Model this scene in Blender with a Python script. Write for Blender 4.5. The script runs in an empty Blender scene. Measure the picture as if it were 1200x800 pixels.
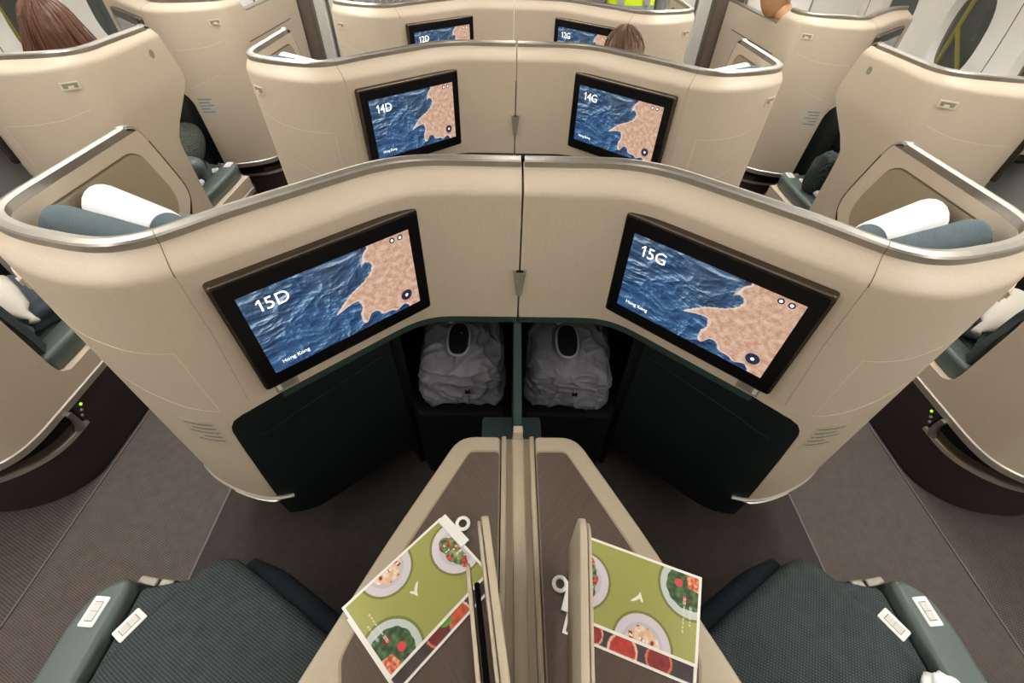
import bpy, bmesh, math, random
from mathutils import Vector, Matrix, noise
R = math.radians
random.seed(7)
scene = bpy.context.scene
col = scene.collection

# ------------------------------------------------------------------ camera
CAM = Vector((-0.0406, 0.0, 1.665)); PITCH, YAW, ROLL, FPX = 0.7991, 0.0264, 0.0301, 511.589
cd = bpy.data.cameras.new('camera'); cam = bpy.data.objects.new('camera', cd); col.objects.link(cam)
fw = Vector((math.sin(YAW)*math.cos(PITCH), math.cos(YAW)*math.cos(PITCH), -math.sin(PITCH)))
r0 = Vector((math.cos(YAW), -math.sin(YAW), 0)); u0 = r0.cross(fw)
rr = r0*math.cos(ROLL)+u0*math.sin(ROLL); uu = -r0*math.sin(ROLL)+u0*math.cos(ROLL)
M = Matrix((rr, uu, -fw)).transposed().to_4x4(); M.translation = CAM
cam.matrix_world = M
cd.sensor_width = 36; cd.lens = FPX/1200*36; cd.clip_start = 0.02; cd.clip_end = 200
scene.camera = cam

# ------------------------------------------------------------------ materials
def srgb(c):
    return tuple(((v/255)/12.92 if v/255 <= .04045 else ((v/255+.055)/1.055)**2.4) for v in c)+(1,)
def mat(name, c, rough=.5, metal=0, bump=0, bscale=400, var=0, vscale=8, spec=.5, stretch=None, sheen=0, emit=None, estr=0, coat=0):
    m = bpy.data.materials.new(name); m.use_nodes = True
    nt = m.node_tree; b = nt.nodes['Principled BSDF']
    b.inputs['Roughness'].default_value = rough; b.inputs['Metallic'].default_value = metal
    b.inputs['Specular IOR Level'].default_value = spec
    b.inputs['Base Color'].default_value = srgb(c)
    if sheen: b.inputs['Sheen Weight'].default_value = sheen
    if coat: b.inputs['Coat Weight'].default_value = coat
    tc = nt.nodes.new('ShaderNodeTexCoord'); mp = nt.nodes.new('ShaderNodeMapping')
    nt.links.new(tc.outputs['Object'], mp.inputs['Vector'])
    if stretch: mp.inputs['Scale'].default_value = stretch
    if var:
        n = nt.nodes.new('ShaderNodeTexNoise'); n.inputs['Scale'].default_value = vscale; n.inputs['Detail'].default_value = 5
        nt.links.new(mp.outputs['Vector'], n.inputs['Vector'])
        mx = nt.nodes.new('ShaderNodeMixRGB')
        mx.inputs['Color1'].default_value = srgb([max(0, v*(1-var)) for v in c]); mx.inputs['Color2'].default_value = srgb([min(255, v*(1+var)) for v in c])
        nt.links.new(n.outputs['Fac'], mx.inputs['Fac']); nt.links.new(mx.outputs['Color'], b.inputs['Base Color'])
    if bump:
        n2 = nt.nodes.new('ShaderNodeTexNoise'); n2.inputs['Scale'].default_value = bscale; n2.inputs['Detail'].default_value = 2
        nt.links.new(mp.outputs['Vector'], n2.inputs['Vector'])
        bp = nt.nodes.new('ShaderNodeBump'); bp.inputs['Strength'].default_value = bump; bp.inputs['Distance'].default_value = .002
        nt.links.new(n2.outputs['Fac'], bp.inputs['Height']); nt.links.new(bp.outputs['Normal'], b.inputs['Normal'])
    if emit:
        b.inputs['Emission Color'].default_value = srgb(emit); b.inputs['Emission Strength'].default_value = estr
    return m
def weave(name, c1, c2, scale, rough=.85, rot=0, ratio=1.0, bump=.4, dist=.002):
    """two crossed wave textures: a woven cloth"""
    m = bpy.data.materials.new(name); m.use_nodes = True
    nt = m.node_tree; b = nt.nodes['Principled BSDF']; b.inputs['Roughness'].default_value = rough
    b.inputs['Specular IOR Level'].default_value = .25
    tc = nt.nodes.new('ShaderNodeTexCoord'); mp = nt.nodes.new('ShaderNodeMapping')
    mp.inputs['Rotation'].default_value = (0, 0, rot)
    nt.links.new(tc.outputs['Object'], mp.inputs['Vector'])
    ws = []
    for ax, sc in (('X', scale), ('Y', scale*ratio)):
        w = nt.nodes.new('ShaderNodeTexWave'); w.bands_direction = ax; w.inputs['Scale'].default_value = sc
        w.inputs['Distortion'].default_value = .6; w.inputs['Detail'].default_value = 1
        nt.links.new(mp.outputs['Vector'], w.inputs['Vector']); ws.append(w)
    mu = nt.nodes.new('ShaderNodeMath'); mu.operation = 'MULTIPLY'
    nt.links.new(ws[0].outputs['Fac'], mu.inputs[0]); nt.links.new(ws[1].outputs['Fac'], mu.inputs[1])
    wk = nt.nodes.new('ShaderNodeMath'); wk.operation = 'MULTIPLY_ADD'; wk.inputs[1].default_value = .8; wk.inputs[2].default_value = .2
    nt.links.new(ws[1].outputs['Fac'], wk.inputs[0]); nt.links.new(wk.outputs[0], mu.inputs[1])
    n = nt.nodes.new('ShaderNodeTexNoise'); n.inputs['Scale'].default_value = 35; nt.links.new(mp.outputs['Vector'], n.inputs['Vector'])
    ad = nt.nodes.new('ShaderNodeMath'); ad.operation = 'MULTIPLY_ADD'; ad.inputs[1].default_value = .8; 
    sb = nt.nodes.new('ShaderNodeMath'); sb.operation = 'MULTIPLY'; sb.inputs[1].default_value = .35
    nt.links.new(n.outputs['Fac'], sb.inputs[0]); nt.links.new(mu.outputs[0], ad.inputs[0]); nt.links.new(sb.outputs[0], ad.inputs[2])
    mx = nt.nodes.new('ShaderNodeMixRGB'); mx.inputs['Color1'].default_value = srgb(c1); mx.inputs['Color2'].default_value = srgb(c2)
    nt.links.new(ad.outputs[0], mx.inputs['Fac']); nt.links.new(mx.outputs['Color'], b.inputs['Base Color'])
    bp = nt.nodes.new('ShaderNodeBump'); bp.inputs['Strength'].default_value = bump; bp.inputs['Distance'].default_value = dist
    nt.links.new(ad.outputs[0], bp.inputs['Height']); nt.links.new(bp.outputs['Normal'], b.inputs['Normal'])
    return m
def attr_mat(name, rough=.5, emission=0):
    m = bpy.data.materials.new(name); m.use_nodes = True
    nt = m.node_tree; b = nt.nodes['Principled BSDF']; b.inputs['Roughness'].default_value = rough
    a = nt.nodes.new('ShaderNodeVertexColor'); a.layer_name = 'picture'
    if emission:
        b.inputs['Base Color'].default_value = (0.01, .01, .01, 1)
        nt.links.new(a.outputs['Color'], b.inputs['Emission Color']); b.inputs['Emission Strength'].default_value = emission
    else: nt.links.new(a.outputs['Color'], b.inputs['Base Color'])
    return m
def wood(name, c1, c2, rot=0):
    m = bpy.data.materials.new(name); m.use_nodes = True
    nt = m.node_tree; b = nt.nodes['Principled BSDF']; b.inputs['Roughness'].default_value = .38; b.inputs['Specular IOR Level'].default_value = .35
    tc = nt.nodes.new('ShaderNodeTexCoord'); mp = nt.nodes.new('ShaderNodeMapping')
    mp.inputs['Rotation'].default_value = (0, 0, rot)
    mp2 = nt.nodes.new('ShaderNodeMapping'); mp2.inputs['Scale'].default_value = (1.2, 20, 20)
    nt.links.new(tc.outputs['Object'], mp.inputs['Vector']); nt.links.new(mp.outputs['Vector'], mp2.inputs['Vector'])
    n = nt.nodes.new('ShaderNodeTexNoise'); n.inputs['Scale'].default_value = 7; n.inputs['Detail'].default_value = 6; n.inputs['Distortion'].default_value = .6
    nt.links.new(mp2.outputs['Vector'], n.inputs['Vector'])
    mx = nt.nodes.new('ShaderNodeMixRGB'); mx.inputs['Color1'].default_value = srgb(c1); mx.inputs['Color2'].default_value = srgb(c2)
    nt.links.new(n.outputs['Fac'], mx.inputs['Fac']); nt.links.new(mx.outputs['Color'], b.inputs['Base Color'])
    return m

BEIGE = mat('champagne laminate', (188, 173, 151), .42, bump=.25, bscale=350, var=.025, vscale=120, stretch=(1, 1, .25), spec=.4)
BEIGE_IN = mat('taupe inner laminate', (176, 161, 137), .5, bump=.2, bscale=400, var=.03, vscale=100)
PANEL_IN = mat('brown inner panel', (146, 131, 105), .55, bump=.3, bscale=500, var=.05, vscale=160)
SEAM = mat('dark seam', (96, 80, 62), .6)
SEAM_M = mat('beige joint', (158, 142, 120), .6)
SEAM_L = mat('pale seam', (208, 192, 166), .5)
STEEL = mat('brushed champagne metal', (160, 154, 144), .34, metal=.9, var=.05, vscale=60, stretch=(1, 1, .2))
STEEL_B = mat('bright metal', (205, 198, 186), .38, metal=.85)
BRONZE = mat('bronze bezel metal', (92, 80, 70), .25, metal=.85)
BLACK = mat('gloss black bezel', (6, 6, 7), .35, spec=.25)
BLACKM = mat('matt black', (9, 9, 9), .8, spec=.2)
DKBROWN = mat('dark aubergine base', (44, 33, 32), .6, bump=.3, bscale=900, var=.06, vscale=60)
GREEN_DK = mat('dark green leather', (11, 19, 17), .6, bump=.3, bscale=300, var=.15, vscale=12, spec=.25)
TEALB = mat('dark teal padded cloth', (50, 70, 66), .85, bump=.3, bscale=300)
GREEN_LIP = mat('green foam lip', (26, 50, 42), .7)
GREEN_AR = mat('sage green armrest leather', (80, 94, 87), .42, bump=.15, bscale=500, var=.04, vscale=20)
SEATFAB = weave('dark teal seat fabric', (30, 38, 39), (80, 90, 88), 52, rot=R(118), bump=.5)
LEGFAB = weave('navy leg rest fabric', (14, 20, 26), (34, 42, 48), 58, rot=R(100), bump=.4)
PILFAB = weave('grey teal pillow fabric', (66, 80, 84), (104, 118, 120), 90, rot=R(30), bump=.4)
CARPET = weave('taupe carpet', (62, 55, 51), (112, 103, 96), 52, rough=.95, rot=R(115), bump=.5)
CARPET_OUT = weave('window side carpet', (58, 51, 48), (104, 96, 90), 36, rough=.95, rot=R(115), bump=.6)
CARPET_SHADED = weave('shaded footwell carpet', (43, 38, 36), (80, 73, 68), 52, rough=.95, rot=R(115), bump=.5)  # aisle carpet in a darker tone, footwell shade painted into the colour
WOODM = wood('dark ash veneer', (74, 61, 53), (100, 84, 73), R(-50))
WOODR = wood('dark ash veneer mirrored', (74, 61, 53), (100, 84, 73), R(50))
WOODP = wood('monument walnut veneer', (66, 56, 50), (112, 98, 86), R(90))
CONS = mat('console champagne laminate', (174, 160, 136), .36, spec=.45, var=.02, vscale=60)
WHITE = mat('white plastic', (232, 230, 222), .4)
PAPER = mat('white paper', (236, 232, 222), .7)
CLOTHW = mat('white cotton sleeve', (240, 240, 238), .9, bump=.2, bscale=200)
CREAMP = mat('cream wrap', (205, 198, 184), .45, bump=.5, bscale=60)
GREYBTN = mat('grey button', (206, 203, 194), .5)
PLATEG = mat('grey green plate', (128, 126, 108), .45)
LABEL = mat('clear label', (178, 168, 148), .4)
LABEL_T = mat('label print', (118, 110, 98), .6)
LABELG = mat('pale grey label', (176, 174, 160), .5)
BAG = mat('grey bedding bag fabric', (104, 104, 108), .8, bump=.5, bscale=220, var=.07, vscale=15)
BAG_D = mat('bag handle binding', (128, 128, 132), .7)
LED_G = mat('green led', (150, 210, 40), .4, emit=(170, 230, 40), estr=1.2)
LED_O = mat('grey led', (150, 146, 142), .4)
CREAMW = mat('cream side wall', (228, 225, 215), .5, bump=.1, bscale=200)
WHITEP = mat('white panel', (236, 234, 228), .45)
SKIN = mat('skin', (196, 148, 108), .55, var=.05, vscale=20)
HAIR_R = mat('auburn hair', (84, 50, 30), .45, bump=.9, bscale=90, var=.25, vscale=40, stretch=(1, 1, .12))
HAIR_B = mat('short brown hair', (88, 64, 43), .5, bump=1, bscale=200, var=.45, vscale=110, stretch=(1, 1, .3))
HIVIS = mat('hi vis yellow', (205, 232, 10), .7)
REFL = mat('reflective grey band', (150, 152, 156), .35)
SHIRT = mat('grey shirt', (110, 112, 116), .85)
TROUS = mat('dark trousers', (40, 42, 48), .9)
GLASS = bpy.data.materials.new('window pane'); GLASS.use_nodes = True
_g = GLASS.node_tree; _g.nodes.remove(_g.nodes['Principled BSDF']); _t = _g.nodes.new('ShaderNodeBsdfTransparent'); _t.inputs[0].default_value = (.88, .9, .9, 1)
_gl = _g.nodes.new('ShaderNodeBsdfGlossy'); _gl.inputs['Roughness'].default_value = .03; _mx = _g.nodes.new('ShaderNodeMixShader'); _fr = _g.nodes.new('ShaderNodeFresnel'); _fr.inputs[0].default_value = 1.35
_mx.inputs[0].default_value = .06; _g.links.new(_t.outputs[0], _mx.inputs[1]); _g.links.new(_gl.outputs[0], _mx.inputs[2]); _g.links.new(_mx.outputs[0], _g.nodes['Material Output'].inputs['Surface'])
TEXTW = mat('screen text white', (255, 255, 255), .5, emit=(255, 255, 255), estr=.9)
TEXTD = mat('screen icon navy', (30, 34, 60), .5, emit=(40, 44, 74), estr=.6)
SPECK = mat('speckled green pillow', (46, 52, 38), .9)
_b = SPECK.node_tree; _n = _b.nodes.new('ShaderNodeTexVoronoi'); _n.inputs['Scale'].default_value = 55
_c = _b.nodes.new('ShaderNodeValToRGB'); _c.color_ramp.elements[0].color = srgb((86, 92, 66)); _c.color_ramp.elements[0].position = .25
_c.color_ramp.elements[1].color = srgb((26, 32, 26)); _c.color_ramp.elements[1].position = .5
_b.links.new(_n.outputs['Distance'], _c.inputs['Fac']); _b.links.new(_c.outputs['Color'], _b.nodes['Principled BSDF'].inputs['Base Color'])
LAMP_STR = 13
SCREEN = attr_mat('map screen', .4, .95)
MENUPIC = attr_mat('menu print', .6)

# ------------------------------------------------------------------ object helpers
ORG = {}
def thing(name, loc, label, cat, group=None):
    o = bpy.data.objects.new(name, None); col.objects.link(o); o.location = loc; o.empty_display_size = .05
    o['label'] = label; o['category'] = cat
    if group: o['group'] = group
    ORG[o] = Vector(loc)
    return o
def build(name, bm, m, parent=None, smooth=False, sm_angle=None):
    """bm in world coordinates -> ONE mesh object"""
    if not isinstance(bm, bmesh.types.BMesh):
        v, f = bm; bm = bmesh.new(); vs = [bm.verts.new(p) for p in v]
        for q in f:
            try: bm.faces.new([vs[i] for i in q])
            except ValueError: pass
    bmesh.ops.recalc_face_normals(bm, faces=bm.faces)
    org = ORG.get(parent, Vector((0, 0, 0))) if parent else Vector((0, 0, 0))
    me = bpy.data.meshes.new(name)
    if parent is None:
        c = Vector((0, 0, 0)); zs = 1e9
        for v in bm.verts: c += v.co; zs = min(zs, v.co.z)
        c /= max(1, len(bm.verts)); org = Vector((c.x, c.y, zs))
    for v in bm.verts: v.co -= org
    if smooth:
        for f in bm.faces: f.smooth = True
        if sm_angle:
            for e in bm.edges:
                if len(e.link_faces) == 2 and e.calc_face_angle(0) > sm_angle: e.smooth = False
    bm.to_mesh(me); bm.free()
    if isinstance(m, (list, tuple)):
        for q in m: me.materials.append(q)
    else: me.materials.append(m)
    o = bpy.data.objects.new(name, me); col.objects.link(o)
    if parent: o.parent = parent; ORG[o] = org
    else: o.location = org; ORG[o] = org
    if parent and parent.type == 'MESH': pass
    return o
def tag(o, label, cat, group=None):
    o['label'] = label; o['category'] = cat
    if group: o['group'] = group
    return o
def struct(name, bm, m, **k):
    o = build(name, bm, m, **k); o['kind'] = 'structure'; return o
def plabel(o, t): o['label'] = t; return o

def bbox(c, s, rz=0, bev=0, seg=2, rx=0, ry=0, bm=None):
    own = bm is None
    b = bmesh.new(); bmesh.ops.create_cube(b, size=1)
    for v in b.verts: v.co = Vector((v.co.x*s[0], v.co.y*s[1], v.co.z*s[2]))
    if bev: bmesh.ops.bevel(b, geom=list(b.edges), offset=bev, segments=seg, affect='EDGES', profile=.5)
    T = Matrix.Translation(c) @ Matrix.Rotation(rz, 4, 'Z') @ Matrix.Rotation(ry, 4, 'Y') @ Matrix.Rotation(rx, 4, 'X')
    bmesh.ops.transform(b, matrix=T, verts=b.verts)
    if own: return b
    merge(bm, b); return bm
def merge(a, b):
    me = bpy.data.meshes.new('t'); b.to_mesh(me); b.free(); a.from_mesh(me); bpy.data.meshes.remove(me); return a
def prism(outline, z0, z1, bev=0, seg=3, botbev=0):
    b = bmesh.new(); vs = [b.verts.new((p[0], p[1], z0)) for p in outline]; f = b.faces.new(vs)
    r = bmesh.ops.extrude_face_region(b, geom=[f])
    nv = [v for v in r['geom'] if isinstance(v, bmesh.types.BMVert)]
    for v in nv: v.co.z = z1
    b.normal_update()
    if bev:
        ed = [e for e in b.edges if all(abs(v.co.z-z1) < 1e-6 for v in e.verts)]
        bmesh.ops.bevel(b, geom=ed, offset=bev, segments=seg, affect='EDGES', profile=.5)
    if botbev:
        ed = [e for e in b.edges if all(abs(v.co.z-z0) < 1e-6 for v in e.verts)]
        bmesh.ops.bevel(b, geom=ed, offset=botbev, segments=2, affect='EDGES', profile=.5)
    if bev:
        big = [f for f in b.faces if len(f.verts) > 4 and abs(f.calc_center_median().z-z1) < 1e-4]
        for f in big:
            for e in f.edges: e.smooth = False
    return b
def pad(outline, z0, z1, r, crown=.008, n=7, rb=.012):
    """upholstered pad: outline with a rolled edge and a slightly crowned top"""
    O = [Vector(p[:2]) for p in outline]
    O = [p for i, p in enumerate(O) if (p-O[i-1]).length > 1e-4]; N = len(O)
    area = sum(O[i].x*O[(i+1) % N].y-O[(i+1) % N].x*O[i].y for i in range(N)); sg = 1 if area > 0 else -1
    c = sum(O, Vector((0, 0)))/N; nr = []
    for i in range(N):
        t = (O[(i+1) % N]-O[i-1]).normalized(); nr.append(Vector((-t.y, t.x))*sg)
    b = bmesh.new(); rings = []
    def ring(ins, z, k=0):
        return [b.verts.new((*( (O[i]+nr[i]*ins).lerp(c, k)), z)) for i in range(N)]
    rings.append(ring(rb, z0)); rings.append(ring(0, z0+rb)); 
    for j in range(n+1):
        a = math.pi/2*j/n; rings.append(ring(r*(1-math.cos(a)), z1-r+r*math.sin(a)))
    for k in (.12, .3, .55, .8): rings.append(ring(r, z1+crown*math.sin(k*math.pi/2), k))
    for A, B in zip(rings, rings[1:]):
        for i in range(N): b.faces.new([A[i], A[(i+1) % N], B[(i+1) % N], B[i]])
    t = b.verts.new((c.x, c.y, z1+crown)); 
    for i in range(N): b.faces.new([rings[-1][i], rings[-1][(i+1) % N], t])
    b.faces.new(rings[0][::-1]); return b
def rounded(pts, r, n=5):
    """round the corners of a closed polygon; r float or list"""
    out = []; N = len(pts)
    for i in range(N):
        p = Vector(pts[i][:2]); a = Vector(pts[i-1][:2]); c = Vector(pts[(i+1) % N][:2]); q = r[i] if isinstance(r, (list, tuple)) else r
        if q <= 0: out.append(p); continue
        q = min(q, (a-p).length*.49, (c-p).length*.49)
        s = p+(a-p).normalized()*q; e = p+(c-p).normalized()*q
        for k in range(n+1):
            t = k/n; out.append(s*(1-t)**2+p*2*t*(1-t)+e*t*t)
    return out
def solid_grid(A, B, close=True):
    """A[v][u], B[v][u] outer / inner point grids -> closed solid"""
    b = bmesh.new(); nv = len(A); nu = len(A[0])
    va = [[b.verts.new(p) for p in row] for row in A]; vb = [[b.verts.new(p) for p in row] for row in B]
    def F(*q):
        q = list(dict.fromkeys(q))
        try: b.faces.new(q)
        except ValueError: pass
    for i in range(nv-1):
        for j in range(nu-1):
            F(va[i][j], va[i][j+1], va[i+1][j+1], va[i+1][j]); F(vb[i][j], vb[i+1][j], vb[i+1][j+1], vb[i][j+1])
    for i in range(nv-1):
        F(va[i][0], va[i+1][0], vb[i+1][0], vb[i][0]); F(va[i][-1], vb[i][-1], vb[i+1][-1], va[i+1][-1])
    for j in range(nu-1):
        F(va[0][j], vb[0][j], vb[0][j+1], va[0][j+1]); F(va[-1][j], va[-1][j+1], vb[-1][j+1], vb[-1][j])
    bmesh.ops.remove_doubles(b, verts=b.verts, dist=1e-6)
    return b
def tube(path, rad, n=10, bm=None, closed=False, flat=1.0):
    b = bm or bmesh.new(); rings = []; P = [Vector(p) for p in path]; N = len(P)
    for i, p in enumerate(P):
        if closed: t = (P[(i+1) % N]-P[i-1]).normalized()
        else: t = (P[min(i+1, N-1)]-P[max(i-1, 0)]).normalized()
        up = Vector((0, 0, 1)) if abs(t.z) < .9 else Vector((1, 0, 0))
        s = t.cross(up).normalized(); w = s.cross(t)
        r = rad[i] if isinstance(rad, (list, tuple)) else rad
        rings.append([b.verts.new(p+s*math.cos(2*math.pi*k/n)*r+w*math.sin(2*math.pi*k/n)*r*flat) for k in range(n)])
    for i in range(N if closed else N-1):
        a = rings[i]; c = rings[(i+1) % N]
        for k in range(n): b.faces.new([a[k], a[(k+1) % n], c[(k+1) % n], c[k]])
    if not closed: b.faces.new(rings[0]); b.faces.new(rings[-1][::-1])
    return b
def ellipsoid(c, s, rot=None, seg=24, ring=14, fn=None):
    b = bmesh.new(); bmesh.ops.create_uvsphere(b, u_segments=seg, v_segments=ring, radius=1)
    for v in b.verts:
        if fn: v.co = fn(v.co)
        v.co = Vector((v.co.x*s[0], v.co.y*s[1], v.co.z*s[2]))
    T = Matrix.Translation(c) @ (rot or Matrix.Identity(4)); bmesh.ops.transform(b, matrix=T, verts=b.verts); return b
def sqr(p, e):                       # superellipsoid shaping
    return Vector([math.copysign(abs(q)**e, q) for q in p])
def text_mesh(s, size):
    if s[0] == '1':
        b = text_mesh(s[1:], size); bmesh.ops.translate(b, vec=(size*.52, 0, 0), verts=b.verts)
        h = size*.70; w_ = size*.10; x1 = size*.40
        P_ = [(x1-w_, 0), (x1, 0), (x1, h), (x1-w_*.75, h), (x1-w_*2.4, h*.80), (x1-w_*2.4, h*.66), (x1-w_, h*.80)]
        f = b.faces.new([b.verts.new((x, y, .0003)) for x, y in P_]); return b
    c = bpy.data.curves.new('text', 'FONT'); c.body = s; c.size = size; c.extrude = 0.0003; c.align_x = 'LEFT'
    o = bpy.data.objects.new('text', c); col.objects.link(o)
    dg = bpy.context.evaluated_depsgraph_get(); me = bpy.data.meshes.new_from_object(o.evaluated_get(dg))
    b = bmesh.new(); b.from_mesh(me); bpy.data.objects.remove(o); bpy.data.curves.remove(c); bpy.data.meshes.remove(me)
    return b
def xf(b, T): bmesh.ops.transform(b, matrix=T, verts=b.verts); return b

# ------------------------------------------------------------------ seat unit plan
PITCHY = [-1.175, 0.0, 1.175, 2.348, 3.523]     # index row+1
AX = 1.35                                        # aisle mirror axis
def chaikin(p, n=2):
    for _ in range(n):
        q = [p[0]]
        for a, b in zip(p, p[1:]): q += [a*.75+b*.25, a*.25+b*.75]
        q.append(p[-1]); p = q
    return p
PLAN = [Vector(p) for p in [(0, .964), (.1, .964), (.2, .964), (.235, .96), (.272, .950), (.306, .932), (.338, .908), (.458, .800), (.578, .692), (.606, .667), (.65, .632), (.70, .612), (.74, .604), (.80, .608), (.88, .632), (.96, .67), (1.02, .715), (1.05, .76), (1.063, .83), (1.063, .9), (1.063, 1.2), (1.063, 1.9)]]
PL = chaikin(PLAN, 2)
SS = [0]
for a, b in zip(PL, PL[1:]): SS.append(SS[-1]+(b-a).length)
def P(s):
    s = max(0, min(SS[-1]-1e-6, s))
    i = next(k for k in range(len(SS)-1) if SS[k+1] > s)
    t = (s-SS[i])/(SS[i+1]-SS[i]); return PL[i].lerp(PL[i+1], t)
def Nn(s):
    d = (P(s+.012)-P(max(0, s-.012))).normalized(); return Vector((d.y, -d.x))
def s_at_y(y): # on the straight wing
    return SS[-1]-(1.9-y)
def mapper(kind, side, dy):
    if kind == 'center': return lambda x, y, z: Vector((side*x, y+dy, z))
    return lambda x, y, z: Vector((side*(2*AX-x), y+dy, z))
def surf(mp, s, z, off=0):
    p = P(s)+Nn(s)*off; return mp(p.x, p.y, z)

FRONT = [(1.235, 1.182), (1.215, 1.188), (1.2045, 1.212), (1.20, 1.219), (1.18, 1.230), (1.16, 1.237), (1.06, 1.268), (1.035, 1.276), (1.005, 1.278), (.98, 1.270), (.955, 1.245), (.90, 1.165), (.86, 1.105), (.83, 1.062), (.80, 1.036), (.77, 1.024), (.70, 1.02), (.47, 1.02), (.44, 1.024), (.42, 1.036), (.405, 1.06)]
FRONT_LOW = [(1.235, .88), (1.20, .90), (1.15, .945), (1.13, .965), (1.1255, .985), (1.125, 1.80), (.90, 1.80), (.405, 1.80)]
def interp(tab, z):
    if z >= tab[0][0]: return tab[0][1]
    for (z0, y0), (z1, y1) in zip(tab, tab[1:]):
        if z0 >= z >= z1: return y0+(y1-y0)*(z0-z)/(z0-z1)
    return tab[-1][1]
def offs(s):                                     # how far the metal rim is set back from the body
    t = [(0, .072), (.62, .072), (.80, .056), (1.00, .045), (1.25, .014), (9, .014)]
    for (a, b), (c, d) in zip(t, t[1:]):
        if a <= s <= c: return b+(d-b)*(s-a)/(c-a)
    return .014
def off_z(z, s=0):
    t = [(1.163, 0), (1.170, .02), (1.176, .10), (1.184, .30), (1.192, .58), (1.199, .85), (1.2045, 1.0), (1.3, 1.0)]
    if z <= t[0][0]: return 0
    for (a, b), (c, d) in zip(t, t[1:]):
        if a <= z <= c: return -offs(s)*(b+(d-b)*(z-a)/(c-a))
    return -offs(s)
def sbound(z):     # left limit of the beige below the monitor wall (green panel boundary)
    t = [(.78, .70), (.772, .762), (.76, .80), (.745, .824), (.72, .840), (.70, .846), (.60, .853), (.33, .866)]
    return interp(t, z)

def ribbon(mp, pts, w, off, th=.0006):
    """thin raised line on the shell surface, pts in (s, z)"""
    b = bmesh.new(); Q = []
    for (s0, z0), (s1, z1) in zip(pts, pts[1:]):
        n = max(2, int(math.hypot(s1-s0, z1-z0)/.02))
        for k in range(n): Q.append((s0+(s1-s0)*k/n, z0+(z1-z0)*k/n))
    Q.append(pts[-1]); N = len(Q); A = [[], []]; B = [[], []]
    for i, (s, z) in enumerate(Q):
        a = Q[max(0, i-1)]; c = Q[min(N-1, i+1)]; dx, dz = c[0]-a[0], c[1]-a[1]; L = math.hypot(dx, dz) or 1
        nx, nz = -dz/L*w/2, dx/L*w/2
        A[0].append(surf(mp, s+nx, z+nz, off+th)); A[1].append(surf(mp, s-nx, z-nz, off+th))
        B[0].append(surf(mp, s+nx, z+nz, off)); B[1].append(surf(mp, s-nx, z-nz, off))
    return solid_grid(A, B)
def quadpatch(mp, c, off, th, n=6):
    """patch on the surface from 4 corners (s,z): tl,tr,br,bl"""
    A = []; B = []
    for j in range(2):
        ra = []; rb = []
        for i in range(n+1):
            t = i/n; top = [c[0][k]*(1-t)+c[1][k]*t for k in (0, 1)]; bot = [c[3][k]*(1-t)+c[2][k]*t for k in (0, 1)]
            q = top if j == 0 else bot
            ra.append(surf(mp, q[0], q[1], off+th)); rb.append(surf(mp, q[0], q[1], off))
        A.append(ra); B.append(rb)
    return solid_grid(A, B)

# ---- shared picture of the monitor
SW, SH = .41, .2306
COAST = [(.72, -.05), (.715, .03), (.69, .07), (.675, .13), (.66, .19), (.69, .175), (.715, .19), (.725, .24), (.71, .30), (.68, .35), (.645, .39), (.60, .43), (.55, .475), (.51, .53), (.47, .59), (.43, .655), (.48, .63), (.53, .602), (.565, .595), (.595, .605), (.60, .65), (.601, .71), (.58, .78), (.575, .86), (.585, .93), (.61, .93), (.64, .84), (.676, .83), (.70, .86), (.715, .92), (.75, .93), (.796, .945), (.83, .98), (.86, .94), (.881, .93), (.91, .97), (.93, 1.06), (1.1, 1.06), (1.1, -.05)]
def inpoly(x, y, P_):
    c = False; j = len(P_)-1
    for i in range(len(P_)):
        if (P_[i][1] > y) != (P_[j][1] > y) and x < (P_[j][0]-P_[i][0])*(y-P_[i][1])/(P_[j][1]-P_[i][1])+P_[i][0]: c = not c
        j = i
    return c
def lerp3(a, b, t): t = max(0, min(1, t)); return [a[i]+(b[i]-a[i])*t for i in range(3)]
def map_pix(u, v):
    q = Vector((u*3.2, v*1.8, 0)); w = noise.noise_vector(q*3)*.006
    x, y = u+w.x+noise.noise(q*14)*.006, v+w.y+noise.noise(q*14+Vector((9, 0, 0)))*.01
    if inpoly(x, y, COAST):
        n = noise.fractal(q*9, 1, 2, 5); m = noise.noise(q*40)
        c = lerp3((192, 148, 120), (228, 192, 170), .5+n*.8+m*.5)
        if not inpoly(x-.016, y-.004, COAST) or not inpoly(x, y+.02, COAST): c = lerp3(c, (240, 228, 222), .6)
        return c
    def Hh(a):
        ww = noise.noise_vector(a*1.2)*.55
        p = Vector((a.x*1.1+a.y*.9, a.y*2.2-a.x*.9, 0))+ww
        return noise.ridged_multi_fractal(p*1.15, .85, 2.15, 6, 1.0, 2.0)
    h0 = Hh(q); sh = (Hh(q+Vector((.016, .020, 0)))-h0)
    t = .48+sh*1.5+(h0-1.2)*.12
    c = lerp3((14, 40, 76), (84, 136, 184), t)
    if t > .62: c = lerp3(c, (212, 222, 230), (t-.62)*1.5)
    g = max(0, min(1, (.60-v)*1.1+(u-.1)*.4+noise.noise(q*1.5)*.6)) * .40
    c = lerp3(c, [sum(c)/3*1.0+4]*3, g)
    return c
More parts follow.
